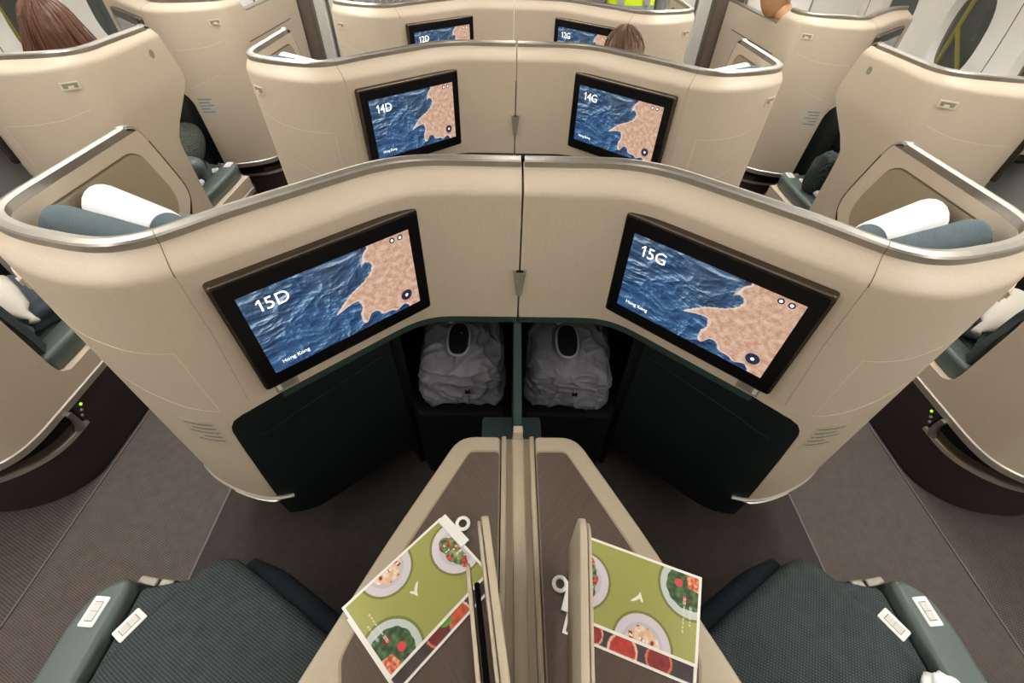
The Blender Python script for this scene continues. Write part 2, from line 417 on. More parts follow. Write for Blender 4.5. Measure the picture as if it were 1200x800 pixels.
def picture_mesh(name, w, h, nu, nv, fn, m, gam=True):
    me = bpy.data.meshes.new(name); vs = []; cs = []
    for j in range(nv+1):
        for i in range(nu+1):
            u, v = i/nu, j/nv; vs.append(((u-.5)*w, (.5-v)*h, 0)); cs.append(srgb([max(0, min(255, q)) for q in fn(u, v)]))
    fs = [(j*(nu+1)+i, j*(nu+1)+i+1, (j+1)*(nu+1)+i+1, (j+1)*(nu+1)+i) for j in range(nv) for i in range(nu)]
    me.from_pydata(vs, [], [f[::-1] for f in fs]); me.update()
    a = me.color_attributes.new('picture', 'FLOAT_COLOR', 'POINT')
    for i, c in enumerate(cs): a.data[i].color = c
    me.materials.append(m); return me
SCREEN_OFF = bpy.data.meshes.new('screen'); SCREEN_OFF.from_pydata([(-SW/2, -SH/2, 0), (SW/2, -SH/2, 0), (SW/2, SH/2, 0), (-SW/2, SH/2, 0)], [], [(0, 1, 2, 3)])
SCREEN_OFF.materials.append(mat('switched off screen', (120, 122, 120), .12, spec=.6))  # grey base colour stands in for the reflection on the dark screen
SCREEN_ME = picture_mesh('screen', SW, SH, 300, 170, map_pix, SCREEN)
for p_ in SCREEN_ME.polygons: p_.use_smooth = True

def monitor(mp, kind, side, dy, root, seat):
    cx, cy, cz, ang = .4245, .7965, .980, .731
    ctr = mp(cx, cy, cz)
    al = (mp(cx+math.cos(ang), cy-math.sin(ang), cz)-ctr)           # outward along wall
    flip = (side > 0) == (kind == 'center')
    X = al if flip else -al                                          # reading direction, seen from the front
    Z = Vector((0, 0, 1)); Nv = X.cross(Z)                           # towards the viewer
    if Nv.y > 0: pass
    def T(x, y, z): return ctr+X*x*.977+Z*y*.977+Nv*z
    def slab(w, h, z0, z1, r, bev=0):
        out = rounded([(-w/2, -h/2), (w/2, -h/2), (w/2, h/2), (-w/2, h/2)], r, 4)
        b = prism(out, z0, z1, bev, 2)
        for v in b.verts: v.co = T(*v.co)
        return b
    bez = build('monitor', slab(.484, .318, -.036, -.0035, .012, .004), BRONZE, root, smooth=True, sm_angle=R(30))
    build('bezel', slab(.470, .304, -.0045, -.0012, .010, .001), BLACK, bez)
    me = SCREEN_ME if kind == 'center' else SCREEN_OFF
    o = bpy.data.objects.new('screen', me); col.objects.link(o); o.parent = bez
    Mx = Matrix((X*.977, Z*.977, Nv)).transposed().to_4x4(); Mx.translation = T(0, 0, -.0003)-ORG[bez]; o.matrix_parent_inverse = Matrix.Identity(4); o.matrix_local = Mx
    def place(b, x, y, z=.0004):
        for v in b.verts: v.co = T(v.co.x+x, v.co.y+y, v.co.z+z)
        return b
    if seat:
        plabel(build('seat_number', place(text_mesh(seat, .044), -.183, .063), TEXTW, bez), 'white seat number '+seat)
        build('caption', place(text_mesh('Hong Kong', .0145), -.181, -.095), TEXTW, bez)
    def disc(r, x, y, z, m, nm, r_in=0):
        b = bmesh.new(); n = 24
        if r_in:
            a = [b.verts.new((math.cos(2*math.pi*k/n)*r, math.sin(2*math.pi*k/n)*r, 0)) for k in range(n)]
            c = [b.verts.new((math.cos(2*math.pi*k/n)*r_in, math.sin(2*math.pi*k/n)*r_in, 0)) for k in range(n)]
            for k in range(n): b.faces.new([a[k], a[(k+1) % n], c[(k+1) % n], c[k]])
        else: b.faces.new([b.verts.new((math.cos(2*math.pi*k/n)*r, math.sin(2*math.pi*k/n)*r, 0)) for k in range(n)])
        return build(nm, place(b, x, y, z), m, bez)
    if kind == 'window': return bez
    for x in (.1565, .179):
        disc(.0075, x, .1035, .0004, TEXTD, 'screen_icon'); disc(.0038, x, .1035, .0008, TEXTW, 'screen_icon')
    disc(.0165, .168, -.0725, .0004, TEXTD, 'screen_button'); disc(.0045, .168, -.0725, .0008, TEXTW, 'screen_button')
    return bez

SHELL_LAB = {}
def shell(kind, side, row, seat, label, low=False):
    dy = PITCHY[row+1]; mp = mapper(kind, side, dy)
    root = thing('seat_shell', mp(.75, .95, 0), label, 'seat shell', 'privacy shells around the seats')
    tab = FRONT_LOW if low else FRONT
    x0 = .0025 if kind == 'center' else .225
    # upper body
    zs = [.78, .80, .85, .90, .955, .98, 1.005, 1.035, 1.06, 1.10, 1.125, 1.1255, 1.13, 1.14, 1.15, 1.156, 1.163, 1.170, 1.176, 1.184, 1.192, 1.199, 1.2045]
    def us(z, s0):
        e = s_at_y(interp(tab, z)); n1 = 84
        sl = s_at_y(.86); n = 14
        return [s0+(sl-s0)*i/n1 for i in range(n1)]+[sl+(e-sl)*i/n for i in range(n+1)]
    A = [[surf(mp, s, z, off_z(z, s)) for s in us(z, x0)] for z in zs]
    B = [[surf(mp, s, z, -offs(s)-.028) for s in us(z, x0)] for z in zs]
    build('shell_wall', solid_grid(A, B), [BEIGE], root, smooth=True, sm_angle=R(35))
    # lower body
    zs = [.78, .776, .772, .766, .76, .752, .745, .73, .72, .70, .65, .60, .52, .47, .44, .42, .405]
    A = [[surf(mp, s, z) for s in us(z, sbound(z))] for z in zs]; B = [[surf(mp, s, z, -.04) for s in us(z, sbound(z))] for z in zs]
    bm = solid_grid(A, B)
    zs = [.405, .37, .335]
    def us2(z):
        s0 = sbound(z); sl = s_at_y(.86); e = s_at_y(1.46)
        return [s0+(sl-s0)*i/40 for i in range(40)]+[sl+(e-sl)*i/10 for i in range(11)]
    A = [[surf(mp, s, z) for s in us2(z)] for z in zs]; B = [[surf(mp, s, z, -.04) for s in us2(z)] for z in zs]
    merge(bm, solid_grid(A, B))
    build('lower_wall', bm, BEIGE, root, smooth=True, sm_angle=R(35))
    # metal rim on top
    e = s_at_y(interp(tab, 1.235)); n = 110; x0 += .002
    def row_(off, z, s0=x0): return [surf(mp, s0+(e-s0)*i/n, z, off-offs(s0+(e-s0)*i/n)) for i in range(n+1)]
    A = [row_(.001, 1.203), row_(.001, 1.2165), row_(-.002, 1.2205), row_(-.014, 1.2235), row_(-.026, 1.221)]
    B = [row_(-.027, 1.203)]*5
    build('rim', solid_grid(A, B), STEEL, root, smooth=True, sm_angle=R(25))
    # trim along the front edge of the wing
    if not low:
        pf = [Vector(p) for p in [(1.178, 1.2225), (1.19, 1.2215), (1.208, 1.214), (1.222, 1.200), (1.232, 1.182), (1.262, 1.09), (1.278, 1.035), (1.282, 1.005), (1.273, .975), (1.245, .94), (1.17, .885), (1.085, .83), (1.045, .795), (1.027, .76), (1.024, .70), (1.024, .47), (1.026, .435), (1.045, .408)]]
        pf = chaikin(pf, 3)
        def sweep(lo, hi, nm, m_):
            q = pf[lo:hi]; N = len(q); rows = []
            for o, g in ((.0005, -.004), (-.001, .002), (-.014, .004), (-.027, .002), (-.0285, -.004)):
                rw = []
                for i in range(N):
                    d = (q[min(i+1, N-1)]-q[max(0, i-1)]).normalized(); nx = Vector((-d.y, d.x))
                    p = q[i]+nx*g; rw.append(surf(mp, s_at_y(p.x), p.y, o-.014))
                rows.append(rw)
            B_ = [[surf(mp, s_at_y((q[i]).x-.006), q[i].y, -.028) for i in range(N)]]*5
            build(nm, solid_grid(rows, B_), m_, root, smooth=True, sm_angle=R(50))
        k = next(i for i, p in enumerate(pf) if p.y < 1.17)
        sweep(0, k+1, 'rim_end', STEEL); sweep(k, len(pf), 'edge_trim', BRONZE)
    # metal strip along the bottom
    n = 70; s0 = sbound(.33)-.05; e = s_at_y(1.46)
    def r2(off, z): return [surf(mp, s0+(e-s0)*i/n, z, off) for i in range(n+1)]
    BS = .322 if kind == 'center' else .304
    build('bottom_strip', solid_grid([r2(.001, .335), r2(.005, .331), r2(.0045, .325), r2(.002, BS)], [r2(-.02, .335), r2(-.02, .33), r2(-.02, .326), r2(-.02, BS)]), STEEL_B, root, smooth=True, sm_angle=R(40))
    if kind == 'center': build('strip_shadow_gap', solid_grid([r2(-.006, .3255), r2(-.006, .312)], [r2(-.03, .3255), r2(-.03, .312)]), BLACKM, root)
    if kind == 'center':
        def r3(off, z): return [surf(mp, .84+(1.06-.84)*i/40, z, off*min(1, min(i, 40-i)/8+.1)-.012) for i in range(41)]
        build('lower_blade', solid_grid([r3(.010, .313), r3(.016, .309), r3(.012, .304)], [r3(-.02, .313), r3(-.02, .309), r3(-.02, .304)]), STEEL_B, root, smooth=True, sm_angle=R(40))
    # inner lining panel on the wing
    poly = [(.82, 1.172), (1.145, 1.170), (1.178, 1.150), (1.215, 1.04), (1.21, .99), (1.08, .90), (.985, .80), (.98, .5), (.82, .5)] if not low else [(.82, 1.08), (.9, 1.08), (1.0, 1.08), (1.66, 1.08), (1.66, .5), (.82, .5)]
    for nm, grow, th, m_ in (('lining_shadow_gap', .004, .0015, SEAM), ('lining_panel', 0, .006, PANEL_IN)):
        c = Vector((1.0, .9)); out = rounded([tuple(Vector(p)+(Vector(p)-c).normalized()*grow) for p in poly], .04, 5)
        b = prism(out, 0, th, .0015 if th > .004 else 0, 2)
        xw = 1.063-.042
        for v in b.verts: v.co = mp(xw-v.co.z, v.co.x, v.co.y)
        build(nm, b, m_, root)
    # service panel outlines, label
    build('service_panel_seam', ribbon(mp, [(1.155, 1.03), (1.053, 1.004), (.95, .995), (.838, .993), (.836, .788), (.90, .805), (1.009, .842), (1.06, .862)], .0022, 0), SEAM_L, root)
    build('label_plate', quadpatch(mp, [(.872, .748), (.965, .748), (.965, .645), (.872, .640)], .0002, .0006), LABELG if kind == 'window' else LABEL, root)
    for i, (a, b_) in enumerate(((.878, .955), (.878, .94), (.878, .957), (.878, .925), (.878, .95))):
        z = .735-i*.018
        build('label_text', ribbon(mp, [(a, z), (b_, z)], .0055, .0008, .0003), LABEL_T, root)
    # coat hook
    h = build('coat_hook', quadpatch(mp, [(1.105, 1.128), (1.165, 1.128), (1.165, 1.102), (1.105, 1.102)], .0002, .003), SEAM_L, root)
    build('hook_recess', quadpatch(mp, [(1.110, 1.124), (1.160, 1.124), (1.158, 1.108), (1.112, 1.108)], .0034, .0006), PLATEG, h)
    build('hook_lever', quadpatch(mp, [(1.127, 1.115), (1.145, 1.115), (1.145, 1.104), (1.127, 1.104)], .004, .004), SEAM_L, h)
    if kind == 'window' and not low:
        b = bmesh.new(); cs = s_at_y(1.125); n = 20
        vs = [b.verts.new(surf(mp, cs+math.cos(2*math.pi*k/n)*.017, 1.125+math.sin(2*math.pi*k/n)*.017, .0006)) for k in range(n)]; b.faces.new(vs)
        build('reading_light_sticker', b, PLATEG, root)
    # vertical joints
    build('vertical_joint', ribbon(mp, [(.755, 1.163), (.757, 1.0), (.77, .80)], .0012, 0), SEAM_M, root)
    ZJ = (1.163, 1.170, 1.176, 1.184, 1.192, 1.199, 1.2045); oj = -offs(.755)
    j = ribbon(mp, [(.748, 1.165), (.748, 1.172)], .0015, -.0005)
    b = bmesh.new(); A = [[surf(mp, .7555-.001, z, off_z(z, .755)+.0006) for z in ZJ], [surf(mp, .7555+.001, z, off_z(z, .755)+.0006) for z in ZJ]]
    b.free(); j.free()
    B = [[surf(mp, .7555-.001, z, off_z(z, .755)-.001) for z in ZJ], [surf(mp, .7555+.001, z, off_z(z, .755)-.001) for z in ZJ]]
    build('shoulder_joint', solid_grid(A, B), SEAM, root)
    A = [[surf(mp, .7555-.001, z, o) for z, o in ((1.203, oj+.0015), (1.217, oj+.0015), (1.2215, oj-.002), (1.2245, oj-.014))], [surf(mp, .7555+.001, z, o) for z, o in ((1.203, oj+.0015), (1.217, oj+.0015), (1.2215, oj-.002), (1.2245, oj-.014))]]
    B = [[surf(mp, .7555-.001, 1.205, oj-.006)]*4, [surf(mp, .7555+.001, 1.205, oj-.006)]*4]
    build('rim_joint', solid_grid(A, B), SEAM, root)
    # monitor and usb plate
    monitor(mp, kind, side, dy, root, seat)
    u = build('usb_plate', quadpatch(mp, [(.652, .812), (.708, .812), (.708, .783), (.652, .783)], .0002, .0012), PLATEG, root)
    build('usb_socket', quadpatch(mp, [(.659, .806), (.690, .806), (.690, .789), (.659, .789)], .0015, .0006), LABEL_T, u)
    build('usb_button', quadpatch(mp, [(.694, .807), (.703, .807), (.703, .788), (.694, .788)], .0015, .0006), GREYBTN, u)
    # green footwell wall and lip
    n = 60; sA = .395; sB = .875
    def rg(off, z, a=sA, b_=sB): return [surf(mp, a+(b_-a)*i/n, z, off) for i in range(n+1)]
    zs = [.779, .72, .6, .5, .4, .3, .2]
    bul = [-.002, -.003, -.003, -.003, -.003, -.004, -.008]
    A = [rg(o, z) for z, o in zip(zs, bul)]; B = [rg(-.038, z) for z in zs]
    w = build('footwell_wall', solid_grid(A, B), GREEN_DK, root, smooth=True, sm_angle=R(40))
    build('welt_seam', ribbon(mp, [(.79, .66), (.70, .685), (.55, .70), (.42, .715)], .0016, -.002), GREEN_LIP, w)
    A = [[surf(mp, x0+(.70-x0)*i/n, z, -.001) for i in range(n+1)] for z in (.7795, .757)]
    B = [[surf(mp, x0+(.70-x0)*i/n, z, -.03) for i in range(n+1)] for z in (.7795, .757)]
    build('footwell_lip', solid_grid(A, B), GREEN_LIP, root)
    # footwell box (behind the opening)
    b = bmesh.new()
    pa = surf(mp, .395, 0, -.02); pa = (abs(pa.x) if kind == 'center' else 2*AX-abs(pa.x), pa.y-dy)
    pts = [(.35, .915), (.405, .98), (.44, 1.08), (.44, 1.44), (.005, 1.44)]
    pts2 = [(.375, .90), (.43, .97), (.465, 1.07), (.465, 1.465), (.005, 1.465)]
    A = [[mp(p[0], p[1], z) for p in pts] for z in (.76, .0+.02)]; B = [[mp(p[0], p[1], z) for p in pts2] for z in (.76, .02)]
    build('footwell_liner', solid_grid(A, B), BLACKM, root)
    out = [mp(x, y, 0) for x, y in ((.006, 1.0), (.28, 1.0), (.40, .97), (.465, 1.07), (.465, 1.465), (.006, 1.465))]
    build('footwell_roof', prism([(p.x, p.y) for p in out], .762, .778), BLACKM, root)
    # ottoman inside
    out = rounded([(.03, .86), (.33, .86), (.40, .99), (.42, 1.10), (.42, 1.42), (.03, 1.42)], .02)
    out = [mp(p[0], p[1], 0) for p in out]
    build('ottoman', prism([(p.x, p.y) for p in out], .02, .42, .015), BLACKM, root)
    # base on the floor
    sh = 0 if kind == 'window' else .13
    base = [(.50, .80+sh), (.62, .72+sh), (.72, .688+sh), (.80, .687+sh), (.90, .705+sh), (.972, .742+sh), (1.03, .80+sh), (1.056, .86+sh), (1.060, .95+sh), (1.060, 1.52), (.95, 1.60), (.50, 1.60)]
    base = [tuple(p) for p in chaikin([Vector(p) for p in base], 2)]
    bb = build('floor_base', prism([tuple(mp(p[0], p[1], 0))[:2] for p in base], .012, .303, 0, botbev=.004), DKBROWN, root, smooth=True, sm_angle=R(35))
    plabel(bb, 'dark aubergine base')
    if kind == 'window':
        BP = [Vector(p) for p in base]; cum = [0]
        for a, c in zip(BP, BP[1:]): cum.append(cum[-1]+(c-a).length)
        i0 = min(range(len(BP)), key=lambda k: (BP[k]-Vector((.70, .69))).length); i1 = min(range(len(BP)), key=lambda k: (BP[k]-Vector((1.06, .95))).length)
        seg = BP[i0:i1+1]; pts = []
        for a, c in zip(seg, seg[1:]): pts += [a.lerp(c, t/4) for t in range(4)]
        pts.append(seg[-1])
        def nn(i):
            d = (pts[min(i+1, len(pts)-1)]-pts[max(i-1, 0)]).normalized(); return Vector((d.y, -d.x))
        N = len(pts)
        def strip(z0, z1, o0, o1, nm, m_, i_s=0, i_e=N, tap=0):
            A = []; B = []
            rng = range(i_s, i_e)
            def zz(i, z): return z if i < i_e-tap or tap == 0 else z0+(z-z0)*(i_e-1-i)/tap
            for z in (z0, z1):
                A.append([mp(*(pts[i]+nn(i)*o1), zz(i, z)) for i in rng]); B.append([mp(*(pts[i]+nn(i)*o0), zz(i, z)) for i in rng])
            return build(nm, solid_grid(A, B), m_, bb, smooth=True, sm_angle=R(40))
        strip(.302, .222, -.002, .003, 'stowage_slot', BLACKM, 0, N-1)
        strip(.228, .213, -.002, .014, 'slot_lip', STEEL_B, 0, N-1)
        strip(.262, .226, -.001, .006, 'slot_inner', BRONZE, 0, N-4)
        A = [[mp(1.060, .938, .303), mp(1.060, .940, .27), mp(1.060, .938, .24), mp(1.060, .925, .213)], [mp(1.060, .920, .303), mp(1.060, .924, .275), mp(1.060, .918, .25), mp(1.060, .900, .228)]]
        B = [[q+mp(1.076, 0, 0)-mp(1.060, 0, 0) for q in rw] for rw in A]
        build('slot_end', solid_grid(A, B), STEEL, bb, smooth=True, sm_angle=R(40))
        strip(.250, .218, -.001, .016, 'slot_tray', STEEL, 0, 16)
        for k, z in enumerate((.282, .264, .247)):
            b = ellipsoid(mp(1.061, (.990, .976, .964)[k], z), (.003, .006, .006), seg=12, ring=8)
            plabel(build('indicator_light', b, LED_G if k == 0 else LED_O, bb, smooth=True), 'lit green indicator' if k == 0 else 'unlit grey indicator')
    if low:
        build('ledge_seam', ribbon(mp, [(s_at_y(.88), .985), (s_at_y(1.60), .985)], .006, 0), SEAM, root)
        A = [[mp(x, y, z) for y in (.985, 1.80)] for x, z in ((1.060, 1.124), (1.058, 1.134), (1.035, 1.138), (1.012, 1.134))]; B = [[mp(1.011, y, 1.124) for y in (.985, 1.80)]]*4
        build('ledge_rim', solid_grid(A, B), STEEL, root)
    return root

# ------------------------------------------------------------------ console between two seats
CONSOLE = [(.0, .652), (.160, .652), (.300, .380), (.425, .112), (.47, .0), (.47, -.46), (.0, -.46)]
def console(kind, side, row, label, cab=True):
    dy = PITCHY[row+1]; mp = mapper(kind, side, dy)
    root = thing('side_console', mp(.2, .1, 0), label, 'console', 'side consoles beside the seats')
    g = .046 if kind == 'center' else .012
    top = [(g if p[0] < .01 else p[0], p[1]) for p in CONSOLE]
    def poly(q): return [tuple(mp(p[0], p[1], 0))[:2] for p in q]
    if row > 0: top = [(p[0], max(p[1], .31)) for p in top[:3]]+[(.333, .31), (g, .31)]
    sm = rounded(top, .008, 3) if row > 0 else rounded(top, [.016, .045, .05, .05, .05, .016, .016], 5)
    build('console_top', pad(poly(sm), .585, .62, .007, 0, rb=.003), CONS, root, smooth=True, sm_angle=R(50))
    c = Vector((.2, .2)); body = [tuple(Vector(p)+(c-Vector(p)).normalized()*.03) for p in top]
    build('console_body', prism(poly(body), .01, .586), DKBROWN, root)
    if row > 0:
        build('raised_shelf', prism(poly(rounded([(g, -.12), (g, .306), (.36, .306), (.42, .10), (.42, -.12)], .01)), .785, .83, .006), CONS, root, smooth=True, sm_angle=R(50))
        build('shelf_support', prism(poly([(g+.01, .312), (g+.01, .36), (.28, .36), (.31, .312)]), .621, .80), CONS, root)
    ins = [(g+.004, .602), (.128, .602), (.250, .370), (.336, .190), (.350, .150), (.335, .10), (.335, -.10), (g+.004, -.10)]
    if row > 0: ins = ins[:3]+[(g+.004, .37)]
    insr = rounded(ins, .012, 4)
    c = Vector((.15, .25))
    build('inset_border', prism(poly([tuple(Vector(p)+(Vector(p)-c).normalized()*.006) for p in insr]), .6195, .6206), mat_border, root)
    build('wood_inset', prism(poly(insr), .6200, .6212), WOODM if side > 0 else WOODR, root)
    if cab:
        # aft stowage cabinet with the open door standing over the top
        cb = [(g+.01, -.12), (.40, -.12), (.40, -.44), (g+.01, -.44)]
        build('stowage_cabinet', prism(poly(rounded(cb, .02)), .6205, .92, .01), BEIGE, root)
        if side < 0: a, b_ = (.082, .350), (.020, -.03)
        else: a, b_ = (.121, .346), (.081, -.03)
        da = (Vector(a)-Vector(b_)).normalized(); nrm = Vector((-da.y, da.x)); 
        b2 = Vector(b_)-da*.10
        def door(o0, o1, z0, z1, far, m_, nm, bev=.003, cz=.05):
            prof = rounded([(0, z0), (far, z0), (far, z1), (0, z1)], [.004, .03, cz, .004], 6)
            b = prism(prof, o0, o1, bev, 2, botbev=bev)
            for v in b.verts:
                q = b2+da*v.co.x+nrm*v.co.z; z_ = v.co.y
                v.co = mp(q.x, q.y, z_)
            return build(nm, b, m_, root, smooth=True, sm_angle=R(40))
        L = (Vector(a)-b2).length
        # nrm points outward (+x in unit space) or inward
        sg = 1 if nrm.x > 0 else -1
        def od(x0, x1, *k, **q):
            lo, hi = sorted((x0*sg, x1*sg)); return door(lo, hi, *k, **q)
        od(-.014, .000, .66, .850, L, CONS, 'cabinet_door'); od(.001, .008, .665, .846, L-.006, CONS, 'door_liner')
        if side < 0:
            od(.016, .026, .67, .80, L-.10, BLACKM, 'mirror'); od(.030, .037, .66, .835, L-.075, CONS, 'pocket_panel')
        hz = [mp(*(b2+da*.0), .7)]
    return root
mat_border = mat('inset border shade', (150, 134, 108), .45)

# ------------------------------------------------------------------ seats
def seat(kind, side, row, label, full=True):
    dy = PITCHY[row+1]; mp = mapper(kind, side, dy)
    root = thing('airline_seat', mp(.75, .05, 0), label, 'seat', 'business class seats')
    def poly(q): return [tuple(mp(p[0], p[1], 0))[:2] for p in q]
    h = Vector((-.53, .848)); l = Vector((.848, .53))
    FR = Vector((.762, .412)); FL = Vector((.385, .186))
    cu = [FL, FR, Vector((.865, .29)), Vector((.935, .16)), Vector((.96, -.06)), Vector((.82, -.33)), Vector((.62, -.24))]
    cu = rounded([tuple(p) for p in cu], [.03, .06, .05, .05, .05, .05, .05], 6)
    b = pad(poly(cu), .34, .468, .035)
    c = build('seat_cushion', b, SEATFAB, root, smooth=True, sm_angle=R(60))
    # leg rest roll in front of the cushion
    a0 = FL+h*.008; a1 = FR+h*.008-l*.05
    n = 14; path = [mp(*(a0.lerp(a1, i/n)), .385) for i in range(n+1)]
    build('leg_rest', tube(path, [.02+.018*min(1, 4*min(i, n-i)/n) for i in range(n+1)], 12), LEGFAB, root, smooth=True)
    # wedge beside the armrest
    wd = [(.79, .345), (.845, .335), (.925, .318), (.935, .10), (.945, -.15), (.80, -.15), (.80, .2)]
    w = build('side_bolster', pad(poly(rounded(wd, .012, 3)), .30, .456, .012, .0), SEATFAB, root, smooth=True, sm_angle=R(60))
    ar = [(.936, .300), (.942, .332), (.968, .336), (1.0, .318), (1.022, .287), (1.034, .237), (1.036, .15), (1.036, -.14), (.948, -.14), (.942, .13)]
    a = build('armrest', pad(poly(rounded(ar, [.02, .015, .02, .02, .02, .02, .02, .02, .02, .03], 4)), .4045, .481, .018, .001, rb=.006), GREEN_AR, root, smooth=True, sm_angle=R(60))
    def plate(cx, cy, ang, z, tx, par, hh=.062, ww=.036):
        T = Matrix.Translation(mp(cx, cy, z)) @ Matrix.Rotation(ang*(side if kind == 'center' else -side), 4, 'Z')
        def pl(w_, h_, z0, z1, r_, ox=0, oy=0):
            q = prism(rounded([(ox-w_/2, oy-h_/2), (ox+w_/2, oy-h_/2), (ox+w_/2, oy+h_/2), (ox-w_/2, oy+h_/2)], r_, 3), z0, z1, .0008, 2)
            return xf(q, T)
        build('switch_plate', pl(ww, hh, 0, .004, .004), WHITE, par)
        build('switch_key', pl(ww*.55, hh*.66, .004, .0046, .001), LABEL_T, par)
        build('switch_key', pl(ww*.50, hh*.30, .004, .0055, .001, 0, hh*.155), GREYBTN, par)
        build('switch_key', pl(ww*.50, hh*.30, .004, .0055, .001, 0, -hh*.155), GREYBTN, par)
    plate(.983, .262, R(4), .481, 0, a)
    plate(.905, .240, R(30), .455, 0, w)
    # metal release lever and black block at the tip
    build('release_lever', prism(poly(rounded([(.895, .322), (.945, .330), (.940, .348), (.893, .340)], .004, 3)), .42, .455, .004, 2), STEEL, root)
    build('release_lever', prism(poly(rounded([(.858, .318), (.893, .322), (.890, .342), (.856, .338)], .003, 3)), .42, .45, .004, 2), STEEL, root)
    build('latch_block', prism(poly(rounded([(.838, .312), (.857, .316), (.855, .338), (.836, .334)], .003, 3)), .40, .45, .004, 2), BLACKM, root)
    # side fairing below armrest
    build('arm_fairing', prism(poly(rounded([(1.013, -.13), (1.046, -.13), (1.046, .24), (1.03, .285), (1.0, .315), (.93, .33), (.93, .30), (.99, .28), (1.013, .24)], .01, 3)), .335, .399, .002, 2), BEIGE, root)
    build('arm_rail', prism(poly(rounded([(1.016, -.13), (1.049, -.13), (1.049, .24), (1.033, .288), (1.002, .318), (.93, .333), (.93, .30), (.99, .28), (1.013, .24)], .01, 3)), .3995, .404, .0, 2), STEEL_B, root)
    # pan and pedestal
    build('seat_pan', prism(poly([(.45, .20), (.73, .37), (.90, .18), (.92, -.10), (.74, -.28), (.64, -.20)]), .24, .345), BLACKM, root)
    build('pedestal', prism(poly([(.55, .12), (.70, .22), (.86, .06), (.86, -.10), (.74, -.20), (.65, -.14)]), .0, .24), DKBROWN, root)
    if full:
        # reclined back cushion, leaning against the shell
        bc = Vector((.80, -.20)); 
        A = []; B = []
        prof = [(.44, 0, .235), (.55, .0, .235), (.70, -.01, .23), (.85, -.03, .215), (.98, -.05, .19), (1.02, -.055, .17)]
        for z, back, hw in prof:
            fa = []; fb = []
            for i in range(13):
                t = -1+2*i/12; q = bc+l*(hw*t)+h*(back+.03*t*t); fa.append(mp(q.x, q.y, z)); q2 = q-h*.09; fb.append(mp(q2.x, q2.y, z))
            A.append(fa); B.append(fb)
        bk = solid_grid(A, B)
        bmesh.ops.bevel(bk, geom=[e for e in bk.edges if e.calc_face_angle(0) > R(60)], offset=.02, segments=3, affect='EDGES')
        build('backrest', bk, SEATFAB, root, smooth=True, sm_angle=R(60))
        hd = bbox((0, 0, 0), (.26, .07, .14), 0, .025, 3)
        q = bc+h*.0; T = Matrix.Translation(mp(q.x, q.y, .99)) @ Matrix.Rotation(R(32)*(side if kind == 'center' else -side), 4, 'Z')
        build('headrest', xf(hd, T), GREEN_AR, root, smooth=True, sm_angle=R(60))
    return root

# ------------------------------------------------------------------ build the units
WHO = {'center': {-1: 'left of the centre line', 1: 'right of the centre line'}, 'window': {-1: 'by the left windows', 1: 'by the right windows'}}
NEAR = {0: 'nearest row', 1: 'second row', 2: 'third row'}
SEATNO = {0: '15', 1: '14', 2: '12'}
for row in (0, 1, 2):
    for side, let in ((-1, 'D'), (1, 'G')):
        sn = SEATNO[row]+let
        shell('center', side, row, sn, 'champagne seat shell whose monitor reads %s, %s' % (sn, WHO['center'][side]))
        shell('window', side, row, None, 'champagne seat shell %s, %s%s' % (WHO['window'][side], NEAR[row], {0: ', cut off by the frame edge', 1: ', with the high bare back', 2: ', lower ledge beside the dark post'}[row]), low=(row == 2))
CONL = {(0, -1): 'champagne console with dark wood inset left of the centre divider, under the clipped menus', (0, 1): 'champagne console with dark wood inset right of the centre divider, under the tilted menus'}
for row in (0, 1, 2):
    for side in (-1, 1):
        console('center', side, row, CONL.get((row, side), 'side console with wood inset behind the %s seat shell, %s' % ({1: 'nearest', 2: 'second'}[row] if row else '', WHO['center'][side]) if row else ''), cab=(row == 0))
for side in (-1, 1):
    for row in (1, 2):
        console('window', side, row, 'window side console %s in the %s' % (WHO['window'][side], {1: 'second row', 2: 'third row'}[row]), cab=False)
SL = {('center', 0, -1): 'dark teal seat with green armrest in the bottom left corner', ('center', 0, 1): 'dark teal seat with green armrest in the bottom right corner'}
for kind in ('center', 'window'):
    for row in ((0, 1, 2) if kind == 'center' else (1, 2, 3)):
        for side in (-1, 1):
            lb = SL.get((kind, row, side))
            if not lb:
                if kind == 'center': lb = 'dark teal seat inside the shell of monitor %s' % (SEATNO[row-1]+('D' if side < 0 else 'G'))
                else: lb = 'teal seat %s, %s' % (WHO['window'][side], {1: 'seen through the cut-out at the frame edge', 2: 'past the tall shell', 3: 'furthest forward'}[row])
            seat(kind, side, row, lb, full=(not (kind == 'center' and row == 0)))

